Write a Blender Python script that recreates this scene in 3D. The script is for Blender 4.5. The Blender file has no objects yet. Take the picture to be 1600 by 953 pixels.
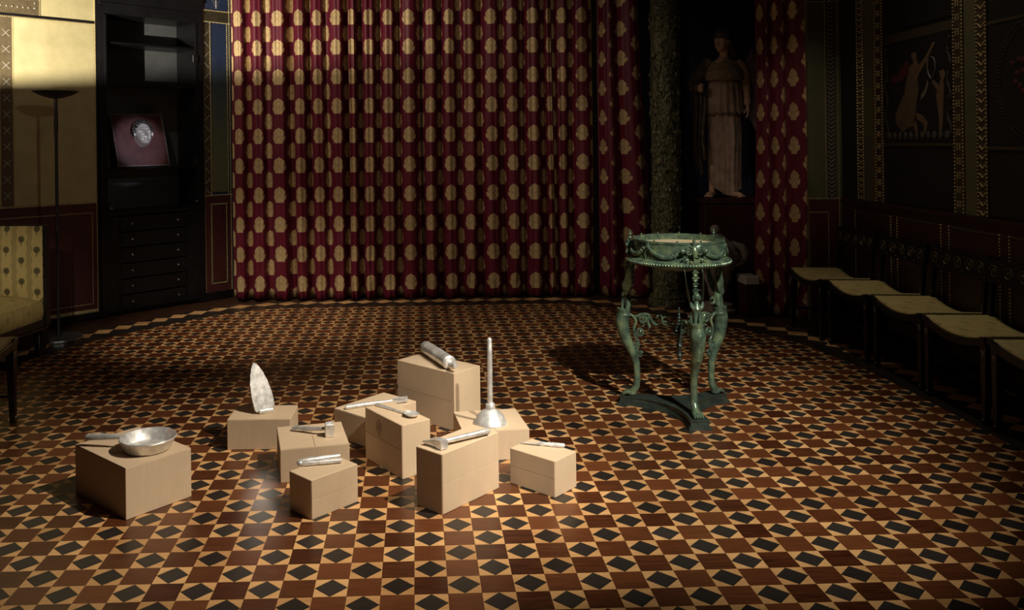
import bpy, bmesh, math, random
from mathutils import Vector, Matrix, Euler, noise

random.seed(7)
PI = math.pi
SC = bpy.context.scene
COL = SC.collection
V = Vector

# ------------------------------------------------------------------ camera
CAM_H = 1.46395
cam_data = bpy.data.cameras.new('camera')
cam = bpy.data.objects.new('camera', cam_data)
COL.objects.link(cam)
yaw, roll = 0.0269, -0.0125
fw = V((math.sin(yaw), math.cos(yaw), 0))
rt = V((math.cos(yaw), -math.sin(yaw), 0))
up = V((0, 0, 1))
r3 = rt * math.cos(roll) + up * math.sin(roll)
u3 = up * math.cos(roll) - rt * math.sin(roll)
cam.matrix_world = Matrix(((r3.x, u3.x, -fw.x, 0), (r3.y, u3.y, -fw.y, 0), (r3.z, u3.z, -fw.z, CAM_H), (0, 0, 0, 1)))
cam_data.sensor_width = 36
cam_data.lens = 36 * 1322.975 / 1600
cam_data.shift_x = (800 - 684.348) / 1600
cam_data.shift_y = (223.381 - 476.5) / 1600
cam_data.clip_start = 0.05
SC.camera = cam

# ------------------------------------------------------------------ world, exposure
SC.view_settings.view_transform = 'Standard'
SC.view_settings.look = 'None'
SC.view_settings.gamma = 1
SC.view_settings.use_curve_mapping = False
SC.view_settings.exposure = 0.0
world = bpy.data.worlds.new('world'); SC.world = world
world.use_nodes = True
world.node_tree.nodes['Background'].inputs[0].default_value = (0.05, 0.05, 0.06, 1)
world.node_tree.nodes['Background'].inputs[1].default_value = 0.0

# ------------------------------------------------------------------ lamps
def spot(name, loc, target, power, angle, blend, color, radius=.05):
    d = bpy.data.lights.new(name, 'SPOT')
    d.energy = power; d.spot_size = math.radians(angle); d.spot_blend = blend
    d.color = color; d.shadow_soft_size = radius
    o = bpy.data.objects.new(name, d); COL.objects.link(o)
    o.location = loc
    o.rotation_euler = (V(target) - V(loc)).to_track_quat('-Z', 'Y').to_euler()
    return o
WARM = (1.0, .885, .72)
spot('ceiling_spot_boxes', (2.4, 2.3, 4.35), (-.40, 3.62, .15), 1400, 33, 1.0, WARM, .045)
spot('ceiling_spot_tripod', (2.1, -.1, 4.45), (1.15, 4.05, .30), 1850, 32, 1.0, (1.0, .93, .79), .04)
spot('ceiling_spot_floor', (-1.9, 3.6, 4.5), (-1.35, 7.0, .1), 820, 31, 1.0, WARM, .05)
spot('fill_spot_curtain', (-2.6, 4.8, 4.3), (-.2, 8.0, 1.3), 225, 66, 1.0, (1, .87, .70), .04)  # unseen spot added to light the curtain folds from the side
spot('fill_spot_curtain_right', (.5, 2.4, 4.5), (.7, 8.0, 1.3), 60, 46, 1.0, (1, .86, .70), .05)  # weak frontal spot added so the right-hand curtains stay visible
spot('ceiling_spot_plaque', (.0, 5.5, 2.55), (-2.47, 7.75, 1.50), 350, 9.5, .7, (.84, .80, 1.0), .02)
spot('ceiling_spot_dado', (2.0, .0, 3.5), (-2.9, 6.7, .9), 85, 24, 1, (1, .90, .72), .03)
spot('fill_spot_settee', (-1.5, 1.2, 2.7), (-3.05, 6.15, .50), 300, 13, 1, (1, .90, .70), .03)  # unseen lamp added in mid-air to brighten the settee end
spot('fill_spot_chairs', (2.5, 5.0, 4.5), (2.95, 5.1, .4), 80, 50, 1, (1, .90, .72), .03)  # overhead spot added only to lift the chair seats
spot('fill_spot_drape', (1.4, 3.4, 4.5), (3.12, 6.9, 1.4), 100, 18, 1, (1, .88, .74), .04)  # added spot that brightens the far-right curtain
fill = bpy.data.lights.new('ambient_fill', 'AREA'); fill.shape = 'RECTANGLE'; fill.size = 3.5; fill.size_y = 5  # added ambient fill, not a lit ceiling
fill.energy = 5.5; fill.color = (1, .86, .68)
fo = bpy.data.objects.new('ambient_fill', fill); COL.objects.link(fo); fo.location = (0, 2.0, 4.6)

# ------------------------------------------------------------------ materials
def mat(name):
    m = bpy.data.materials.new(name); m.use_nodes = True
    nt = m.node_tree
    return m, nt, nt.nodes['Principled BSDF']
def N(nt, t, **kw):
    n = nt.nodes.new(t)
    for k, v in kw.items(): setattr(n, k, v)
    return n
def math_n(nt, op, a, b=None, c=None):
    n = N(nt, 'ShaderNodeMath', operation=op)
    for i, x in enumerate((a, b, c)):
        if x is None: continue
        if isinstance(x, (int, float)): n.inputs[i].default_value = x
        else: nt.links.new(x, n.inputs[i])
    return n.outputs[0]
def mix_c(nt, f, a, b, mode='MIX'):
    n = N(nt, 'ShaderNodeMix', data_type='RGBA', blend_type=mode)
    for i, x in ((0, f), (6, a), (7, b)):
        if isinstance(x, (int, float)): n.inputs[i].default_value = x
        elif isinstance(x, tuple): n.inputs[i].default_value = (*x[:3], 1)
        else: nt.links.new(x, n.inputs[i])
    return n.outputs[2]
def noisef(nt, scale, detail=4, vec=None, rough=.6):
    n = N(nt, 'ShaderNodeTexNoise'); n.inputs['Scale'].default_value = scale
    n.inputs['Detail'].default_value = detail; n.inputs['Roughness'].default_value = rough
    if vec is None:
        tc = N(nt, 'ShaderNodeTexCoord'); vec = tc.outputs['Object']
    nt.links.new(vec, n.inputs['Vector'])
    return n.outputs['Fac']
def ramp(nt, f, stops):
    n = N(nt, 'ShaderNodeValToRGB'); e = n.color_ramp.elements
    while len(e) < len(stops): e.new(.5)
    for i, (p, c) in enumerate(stops): e[i].position = p; e[i].color = (*c, 1)
    nt.links.new(f, n.inputs[0]); return n.outputs[0]
def bump(nt, b, h, strength=.3, dist=.01):
    n = N(nt, 'ShaderNodeBump'); n.inputs['Strength'].default_value = strength
    n.inputs['Distance'].default_value = dist
    nt.links.new(h, n.inputs['Height']); nt.links.new(n.outputs[0], b.inputs['Normal'])
def simple(name, c1, c2=None, scale=20, rough=.5, metal=0, bstr=0, bdist=.004, spec=.5, detail=4):
    m, nt, b = mat(name)
    b.inputs['Roughness'].default_value = rough; b.inputs['Metallic'].default_value = metal
    b.inputs['Specular IOR Level'].default_value = spec
    if c2:
        f = noisef(nt, scale, detail)
        nt.links.new(ramp(nt, f, [(.3, c1), (.7, c2)]), b.inputs['Base Color'])
        if bstr: bump(nt, b, f, bstr, bdist)
    else: b.inputs['Base Color'].default_value = (*c1, 1)
    return m

CELL = .11
def tile_mat(name, c1, c2, rough, grain=1.0, spec=.5):
    m, nt, b = mat(name)
    g = N(nt, 'ShaderNodeNewGeometry')
    ad = N(nt, 'ShaderNodeVectorMath', operation='ADD'); ad.inputs[1].default_value = (.18863 * CELL, .01334 * CELL, 0)
    nt.links.new(g.outputs['Position'], ad.inputs[0])
    sc = N(nt, 'ShaderNodeVectorMath', operation='SCALE'); sc.inputs['Scale'].default_value = 1 / CELL
    nt.links.new(ad.outputs[0], sc.inputs[0])
    fl = N(nt, 'ShaderNodeVectorMath', operation='FLOOR'); nt.links.new(sc.outputs[0], fl.inputs[0])
    sp = N(nt, 'ShaderNodeSeparateXYZ'); nt.links.new(fl.outputs[0], sp.inputs[0])
    cb = N(nt, 'ShaderNodeCombineXYZ'); nt.links.new(sp.outputs[0], cb.inputs[0]); nt.links.new(sp.outputs[1], cb.inputs[1])
    wn = N(nt, 'ShaderNodeTexWhiteNoise', noise_dimensions='2D'); nt.links.new(cb.outputs[0], wn.inputs['Vector'])
    rnd = wn.outputs['Value']
    mp = N(nt, 'ShaderNodeMapping'); mp.inputs['Rotation'].default_value = (0, 0, .7); mp.inputs['Scale'].default_value = (10, 90, 1)
    nt.links.new(ad.outputs[0], mp.inputs['Vector'])
    off = N(nt, 'ShaderNodeVectorMath', operation='ADD'); nt.links.new(mp.outputs[0], off.inputs[0])
    s2 = N(nt, 'ShaderNodeVectorMath', operation='SCALE'); s2.inputs['Scale'].default_value = 30; nt.links.new(wn.outputs['Color'], s2.inputs[0])
    nt.links.new(s2.outputs[0], off.inputs[1])
    f = noisef(nt, 1, 5, off.outputs[0])
    f = math_n(nt, 'ADD', math_n(nt, 'MULTIPLY', math_n(nt, 'SUBTRACT', f, .5), grain), .5)
    f = math_n(nt, 'ADD', math_n(nt, 'MULTIPLY', f, .55), math_n(nt, 'MULTIPLY', rnd, .45))
    nt.links.new(ramp(nt, f, [(.2, c1), (.8, c2)]), b.inputs['Base Color'])
    nt.links.new(math_n(nt, 'ADD', math_n(nt, 'MULTIPLY', f, .12), rough - .06), b.inputs['Roughness'])
    b.inputs['Specular IOR Level'].default_value = spec
    return m
M_TB = tile_mat('brown_wood', (.034, .0085, .0036), (.150, .047, .0155), .33, 1.35)
M_TK = tile_mat('black_wood', (.012, .009, .008), (.034, .028, .024), .36)
M_TL = tile_mat('maple_wood', (.40, .20, .075), (.70, .41, .175), .33, 1.2)
M_DARKWOOD = simple('dark_floor_wood', (.028, .012, .007), (.060, .026, .014), 12, .36)
M_STRIP = simple('near_black_wood', (.016, .011, .009), (.032, .022, .017), 20, .3)
M_EBONY = simple('ebonised_wood', (.006, .005, .006), (.013, .011, .011), 14, .28, bstr=.05)
M_CABIN = simple('cabinet_black_lacquer', (.005, .0048, .006), (.010, .0095, .011), 8, .36)
M_CABIN_IN = simple('cabinet_grey_back', (.09, .09, .092), (.13, .13, .132), 6, .6)
M_GOLD = simple('gilt_beads', (.74, .56, .26), (.92, .76, .42), 40, .38, .5)
M_SILV = None
M_STEEL = simple('steel', (.55, .57, .60), None, rough=.28, metal=1)
M_LAMPBLK = simple('lamp_black', (.012, .012, .013), (.022, .022, .023), 30, .45)
M_LAMPDISC = simple('lamp_disc_grey', (.055, .057, .062), (.075, .077, .082), 30, .5)
M_BLACK = simple('black_panel', (.006, .006, .008), (.012, .011, .013), 8, .5)
M_PLASTERDK = simple('dark_plaster', (.02, .017, .016), (.03, .026, .024), 4, .8)
M_NAVY = simple('navy_plaster', (.008, .010, .034), (.014, .016, .048), 5, .75)
M_GOLDWALL = simple('gold_wall', (.44, .375, .19), (.57, .49, .27), 7, .62, .12, bstr=.06, detail=7)
M_OLIVE = simple('olive_wall', (.085, .082, .042), (.125, .115, .058), 7, .6, .1, detail=7)
M_BLUEWALL = simple('blue_wall', (.016, .028, .075), (.03, .045, .10), 9, .6, detail=7)
def graded():
    m, nt, b = mat('blue_to_olive_paint')
    tc = N(nt, 'ShaderNodeTexCoord'); sp = N(nt, 'ShaderNodeSeparateXYZ'); nt.links.new(tc.outputs['Object'], sp.inputs[0])
    f = math_n(nt, 'ADD', math_n(nt, 'MULTIPLY', math_n(nt, 'SUBTRACT', sp.outputs[2], 1.25), .85), math_n(nt, 'MULTIPLY', math_n(nt, 'SUBTRACT', noisef(nt, 7, 6), .5), .5))
    nt.links.new(ramp(nt, f, [(.0, (.12, .118, .058)), (.45, (.075, .088, .062)), (.9, (.020, .034, .080))]), b.inputs['Base Color'])
    b.inputs['Roughness'].default_value = .6
    return m
M_GRADED = graded()
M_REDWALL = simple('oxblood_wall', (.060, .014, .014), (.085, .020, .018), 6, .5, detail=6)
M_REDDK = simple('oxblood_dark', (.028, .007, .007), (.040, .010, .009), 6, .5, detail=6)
M_BAND = simple('bronze_band', (.10, .075, .04), (.16, .12, .065), 30, .5, .25)
M_BROWNBAND = simple('brown_band', (.05, .038, .022), (.075, .058, .034), 20, .5, .2)
M_SILVLINE = simple('silvered_line', (.55, .52, .46), (.7, .66, .58), 60, .45, .6)
M_PLINTH = simple('dark_red_marble', (.030, .007, .007), (.050, .012, .012), 9, .4)
M_MARBLE = simple('greyish_marble', (.20, .15, .12), (.34, .28, .24), 12, .6, bstr=.3)
M_WHITEMB = simple('white_marble', (.42, .37, .30), (.52, .47, .40), 12, .5)
M_SAND = simple('sandy_bowl_floor', (.62, .50, .30), (.72, .60, .38), 9, .8)

# cardboard
def card(name, c1, c2, axis_scale):
    m, nt, b = mat(name)
    tc = N(nt, 'ShaderNodeTexCoord')
    mp = N(nt, 'ShaderNodeMapping'); mp.inputs['Scale'].default_value = axis_scale
    nt.links.new(tc.outputs['Object'], mp.inputs['Vector'])
    f = noisef(nt, 1, 3, mp.outputs[0])
    f2 = noisef(nt, 5, 3)
    ff = math_n(nt, 'ADD', math_n(nt, 'MULTIPLY', f, .5), math_n(nt, 'MULTIPLY', f2, .5))
    nt.links.new(ramp(nt, ff, [(.3, c1), (.7, c2)]), b.inputs['Base Color'])
    b.inputs['Roughness'].default_value = .75
    b.inputs['Specular IOR Level'].default_value = .25
    bump(nt, b, f, .12, .002)
    return m
M_CARD = card('cardboard', (.52, .392, .262), (.60, .455, .31), (160, 160, 6))
M_CARDE = card('cardboard_flutes', (.27, .165, .09), (.42, .27, .15), (4, 4, 260))
M_STAMP = simple('stamp_ink', (.17, .115, .07), (.26, .18, .11), 300, .8)

# hammered foil silver
def silver():
    m, nt, b = mat('hammered_silver')
    tc = N(nt, 'ShaderNodeTexCoord')
    vo = N(nt, 'ShaderNodeTexVoronoi'); vo.inputs['Scale'].default_value = 55
    nt.links.new(tc.outputs['Object'], vo.inputs['Vector'])
    f = noisef(nt, 34, 5)
    nt.links.new(ramp(nt, f, [(.3, (.60, .60, .59)), (.62, (.95, .945, .93))]), b.inputs['Base Color'])
    b.inputs['Metallic'].default_value = .66
    nt.links.new(math_n(nt, 'ADD', math_n(nt, 'MULTIPLY', f, .35), .22), b.inputs['Roughness'])
    h = math_n(nt, 'ADD', math_n(nt, 'MULTIPLY', vo.outputs['Distance'], .35), f)
    bump(nt, b, h, .16, .004)
    return m
M_SILV = silver()

# verdigris bronze
def bronze():
    m, nt, b = mat('verdigris_bronze')
    f = noisef(nt, 16, 6); f2 = noisef(nt, 55, 4)
    c = ramp(nt, f, [(.34, (.028, .040, .033)), (.5, (.105, .168, .115)), (.66, (.26, .33, .16))])
    c = mix_c(nt, math_n(nt, 'MULTIPLY', f2, .45), c, (.14, .22, .17))
    nt.links.new(c, b.inputs['Base Color'])
    b.inputs['Metallic'].default_value = .45
    b.inputs['Roughness'].default_value = .28
    bump(nt, b, math_n(nt, 'ADD', f, f2), .25, .003)
    return m
M_BRONZE = bronze()
M_BRONZED = simple('dark_bronze', (.025, .036, .032), (.06, .085, .07), 20, .4, .4, bstr=.2)

# plaque
def plaque_mat():
    m, nt, b = mat('red_leather_board')
    f = noisef(nt, 9, 6)
    nt.links.new(ramp(nt, f, [(.3, (.040, .011, .010)), (.7, (.12, .034, .026))]), b.inputs['Base Color'])
    b.inputs['Roughness'].default_value = .38
    bump(nt, b, noisef(nt, 80, 3), .1, .002)
    return m
M_PLAQUE = plaque_mat()
M_MASK = simple('pale_pewter', (.46, .44, .40), (.66, .63, .57), 26, .36, .25, bstr=.1)

# statue
M_STATUE = simple('painted_stone_robe', (.20, .118, .08), (.42, .29, .21), 11, .7, bstr=.2)
M_SKIN = simple('painted_stone_skin', (.44, .26, .155), (.52, .31, .19), 9, .6)
M_COPPERHAIR = simple('dark_stone_helmet', (.05, .033, .022), (.09, .06, .04), 20, .6)
M_MANTLE = simple('painted_stone_mantle', (.06, .042, .030), (.14, .095, .065), 16, .7, bstr=.3)
# relief column
def column_mat():
    m, nt, b = mat('carved_green_gold')
    f = noisef(nt, 14, 5)
    w = N(nt, 'ShaderNodeTexNoise'); w.inputs['Scale'].default_value = 9; w.inputs['Distortion'].default_value = 4
    tc = N(nt, 'ShaderNodeTexCoord'); nt.links.new(tc.outputs['Object'], w.inputs['Vector'])
    nt.links.new(ramp(nt, w.outputs['Fac'], [(.35, (.025, .028, .014)), (.55, (.14, .13, .065)), (.7, (.21, .18, .085))]), b.inputs['Base Color'])
    b.inputs['Roughness'].default_value = .5; b.inputs['Metallic'].default_value = .3
    bump(nt, b, w.outputs['Fac'], .9, .02)
    return m
M_COLUMN = column_mat()
M_COLSTEM = simple('carved_stem_gold', (.14, .12, .05), (.20, .17, .08), 20, .5, .3)

# woven damask curtain: crimson silk with gold palmettes, laid out in UV metres
def curtain_mat():
    m, nt, b = mat('crimson_damask')
    uv = N(nt, 'ShaderNodeUVMap')
    sp = N(nt, 'ShaderNodeSeparateXYZ'); nt.links.new(uv.outputs[0], sp.inputs[0])
    u, v = sp.outputs[0], sp.outputs[1]
    WC, HC = .145, .278
    cu = math_n(nt, 'DIVIDE', u, WC)
    ci = math_n(nt, 'FLOOR', cu)
    px = math_n(nt, 'MULTIPLY', math_n(nt, 'SUBTRACT', math_n(nt, 'SUBTRACT', cu, ci), .5), WC)
    odd = math_n(nt, 'MULTIPLY', math_n(nt, 'MODULO', math_n(nt, 'ADD', ci, 1000), 2), .5)
    cv = math_n(nt, 'ADD', math_n(nt, 'DIVIDE', v, HC), odd)
    fv = math_n(nt, 'SUBTRACT', cv, math_n(nt, 'FLOOR', cv))
    t = math_n(nt, 'DIVIDE', math_n(nt, 'MULTIPLY', fv, HC), .150)       # 0..1 inside the motif
    ax = math_n(nt, 'ABSOLUTE', px)
    fc = N(nt, 'ShaderNodeFloatCurve'); cm = fc.mapping.curves[0]
    pts = [(0, .50), (.04, .52), (.14, .60), (.30, .92), (.40, .98), (.48, .90), (.56, .80), (.70, .72), (.82, .56), (.91, .34), (.96, .16), (1, .02)]
    while len(cm.points) < len(pts): cm.points.new(.5, .5)
    for p, (a, c) in zip(cm.points, pts): p.location = (a, c)
    fc.mapping.update()
    nt.links.new(t, fc.inputs['Value'])
    hw = math_n(nt, 'MULTIPLY', fc.outputs[0], .0605)
    scal = math_n(nt, 'MULTIPLY', math_n(nt, 'SINE', math_n(nt, 'MULTIPLY', t, 58)), .0055)
    env = math_n(nt, 'GREATER_THAN', t, .18)
    hw = math_n(nt, 'ADD', hw, math_n(nt, 'MULTIPLY', scal, env))
    inside = math_n(nt, 'LESS_THAN', ax, hw)
    inside = math_n(nt, 'MULTIPLY', inside, math_n(nt, 'LESS_THAN', t, 1))
    # dark slits between dome and side leaves
    sl = math_n(nt, 'ADD', math_n(nt, 'MULTIPLY', math_n(nt, 'POWER', math_n(nt, 'MAXIMUM', math_n(nt, 'SUBTRACT', t, .32), 0), .7), .085), .014)
    ds = math_n(nt, 'ABSOLUTE', math_n(nt, 'SUBTRACT', ax, sl))
    wid = math_n(nt, 'MULTIPLY', math_n(nt, 'SUBTRACT', t, .36), .024)
    slit = math_n(nt, 'MULTIPLY', math_n(nt, 'LESS_THAN', ds, wid), math_n(nt, 'MULTIPLY', math_n(nt, 'GREATER_THAN', t, .40), math_n(nt, 'LESS_THAN', t, .585)))
    mask = math_n(nt, 'MULTIPLY', inside, math_n(nt, 'SUBTRACT', 1, slit))
    # inner drawing: oval outlines and ribs
    dy = math_n(nt, 'MULTIPLY', math_n(nt, 'SUBTRACT', t, .64), .13)
    rr = math_n(nt, 'SQRT', math_n(nt, 'ADD', math_n(nt, 'MULTIPLY', px, px), math_n(nt, 'MULTIPLY', dy, dy)))
    ring = math_n(nt, 'LESS_THAN', math_n(nt, 'ABSOLUTE', math_n(nt, 'SUBTRACT', rr, .024)), .0028)
    dy2 = math_n(nt, 'MULTIPLY', math_n(nt, 'SUBTRACT', t, .16), .13)
    rr2 = math_n(nt, 'SQRT', math_n(nt, 'ADD', math_n(nt, 'MULTIPLY', px, px), math_n(nt, 'MULTIPLY', dy2, dy2)))
    ring2 = math_n(nt, 'LESS_THAN', math_n(nt, 'ABSOLUTE', math_n(nt, 'SUBTRACT', rr2, .030)), .0022)
    rib = math_n(nt, 'GREATER_THAN', math_n(nt, 'SINE', math_n(nt, 'MULTIPLY', math_n(nt, 'ADD', px, math_n(nt, 'MULTIPLY', t, .02)), 520)), .86)
    dark = math_n(nt, 'MINIMUM', math_n(nt, 'ADD', math_n(nt, 'MAXIMUM', ring, ring2), math_n(nt, 'MULTIPLY', rib, .35)), 1)
    gold = mix_c(nt, math_n(nt, 'MULTIPLY', dark, .55), (.50, .355, .175), (.20, .125, .06))
    weave = N(nt, 'ShaderNodeTexNoise'); weave.inputs['Scale'].default_value = 6
    mp = N(nt, 'ShaderNodeMapping'); mp.inputs['Scale'].default_value = (90, 3, 1); nt.links.new(uv.outputs[0], mp.inputs['Vector']); nt.links.new(mp.outputs[0], weave.inputs['Vector'])
    red = ramp(nt, weave.outputs['Fac'], [(.3, (.090, .006, .017)), (.7, (.122, .009, .023))])
    nt.links.new(mix_c(nt, mask, red, gold), b.inputs['Base Color'])
    b.inputs['Roughness'].default_value = .48
    nt.links.new(math_n(nt, 'MULTIPLY', mask, .25), b.inputs['Metallic'])
    b.inputs['Specular IOR Level'].default_value = .3
    b.inputs['Sheen Weight'].default_value = .05
    b.inputs['Sheen Tint'].default_value = (.8, .2, .25, 1)
    return m
M_CURT = curtain_mat()

# striped gold upholstery (wavy lines and leaves, UV in metres)
def uphol(name, motif=True):
    m, nt, b = mat(name)
    uv = N(nt, 'ShaderNodeUVMap'); sp = N(nt, 'ShaderNodeSeparateXYZ'); nt.links.new(uv.outputs[0], sp.inputs[0])
    u, v = sp.outputs[0], sp.outputs[1]
    P = .118
    wv = math_n(nt, 'MULTIPLY', math_n(nt, 'SINE', math_n(nt, 'MULTIPLY', v, 75)), .0045)
    uu = math_n(nt, 'DIVIDE', math_n(nt, 'ADD', u, wv), P)
    fu = math_n(nt, 'SUBTRACT', uu, math_n(nt, 'FLOOR', uu))
    inb = math_n(nt, 'LESS_THAN', math_n(nt, 'ABSOLUTE', math_n(nt, 'SUBTRACT', fu, .5)), .17)
    ln = math_n(nt, 'GREATER_THAN', math_n(nt, 'SINE', math_n(nt, 'MULTIPLY', fu, 2 * PI * 11)), .35)
    lines = math_n(nt, 'MULTIPLY', inb, ln)
    # leaf spots halfway between the bands, alternate drop
    u2 = math_n(nt, 'ADD', math_n(nt, 'DIVIDE', u, P), .5)
    i2 = math_n(nt, 'FLOOR', u2)
    lx = math_n(nt, 'MULTIPLY', math_n(nt, 'SUBTRACT', math_n(nt, 'SUBTRACT', u2, i2), .5), P)
    odd = math_n(nt, 'MULTIPLY', math_n(nt, 'MODULO', math_n(nt, 'ADD', i2, 100), 2), .5)
    v2 = math_n(nt, 'ADD', math_n(nt, 'DIVIDE', v, .155), odd)
    ly = math_n(nt, 'MULTIPLY', math_n(nt, 'SUBTRACT', math_n(nt, 'SUBTRACT', v2, math_n(nt, 'FLOOR', v2)), .5), .155)
    an = math_n(nt, 'ARCTAN2', ly, lx)
    rad = math_n(nt, 'SQRT', math_n(nt, 'ADD', math_n(nt, 'MULTIPLY', lx, lx), math_n(nt, 'MULTIPLY', ly, ly)))
    edge = math_n(nt, 'ADD', math_n(nt, 'MULTIPLY', math_n(nt, 'SINE', math_n(nt, 'MULTIPLY', an, 9)), .0035), .024)
    leaf = math_n(nt, 'LESS_THAN', rad, edge)
    stem = math_n(nt, 'MULTIPLY', math_n(nt, 'LESS_THAN', math_n(nt, 'ABSOLUTE', lx), .003), math_n(nt, 'LESS_THAN', math_n(nt, 'ABSOLUTE', math_n(nt, 'ADD', ly, .034)), .016))
    ink = math_n(nt, 'MINIMUM', math_n(nt, 'ADD', math_n(nt, 'MAXIMUM', leaf, stem), math_n(nt, 'MULTIPLY', lines, .95)), 1)
    if not motif: ink = math_n(nt, 'MULTIPLY', ink, .35)
    base = ramp(nt, noisef(nt, 6, 3), [(.3, (.52, .39, .15)), (.7, (.62, .48, .20))])
    nt.links.new(mix_c(nt, math_n(nt, 'MULTIPLY', ink, .9), base, (.07, .066, .032)), b.inputs['Base Color'])
    b.inputs['Roughness'].default_value = .42
    return m
M_UPH = uphol('gold_stripe_upholstery')
M_UPHS = uphol('gold_seat_upholstery', False)

# cabinet glass
def glass_mat():
    m, nt, b = mat('cabinet_glass')
    out = nt.nodes['Material Output']; nt.nodes.remove(b)
    tr = N(nt, 'ShaderNodeBsdfTransparent'); tr.inputs[0].default_value = (.96, .97, .97, 1)
    gl = N(nt, 'ShaderNodeBsdfGlossy'); gl.inputs['Roughness'].default_value = .02
    lw = N(nt, 'ShaderNodeLayerWeight'); fr_o = math_n(nt, 'ADD', math_n(nt, 'MULTIPLY', math_n(nt, 'POWER', lw.outputs['Facing'], 5), .9), .04)
    mx = N(nt, 'ShaderNodeMixShader')
    nt.links.new(fr_o, mx.inputs[0]); nt.links.new(tr.outputs[0], mx.inputs[1]); nt.links.new(gl.outputs[0], mx.inputs[2])
    nt.links.new(mx.outputs[0], out.inputs[0])
    return m
M_GLASS = glass_mat()

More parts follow.
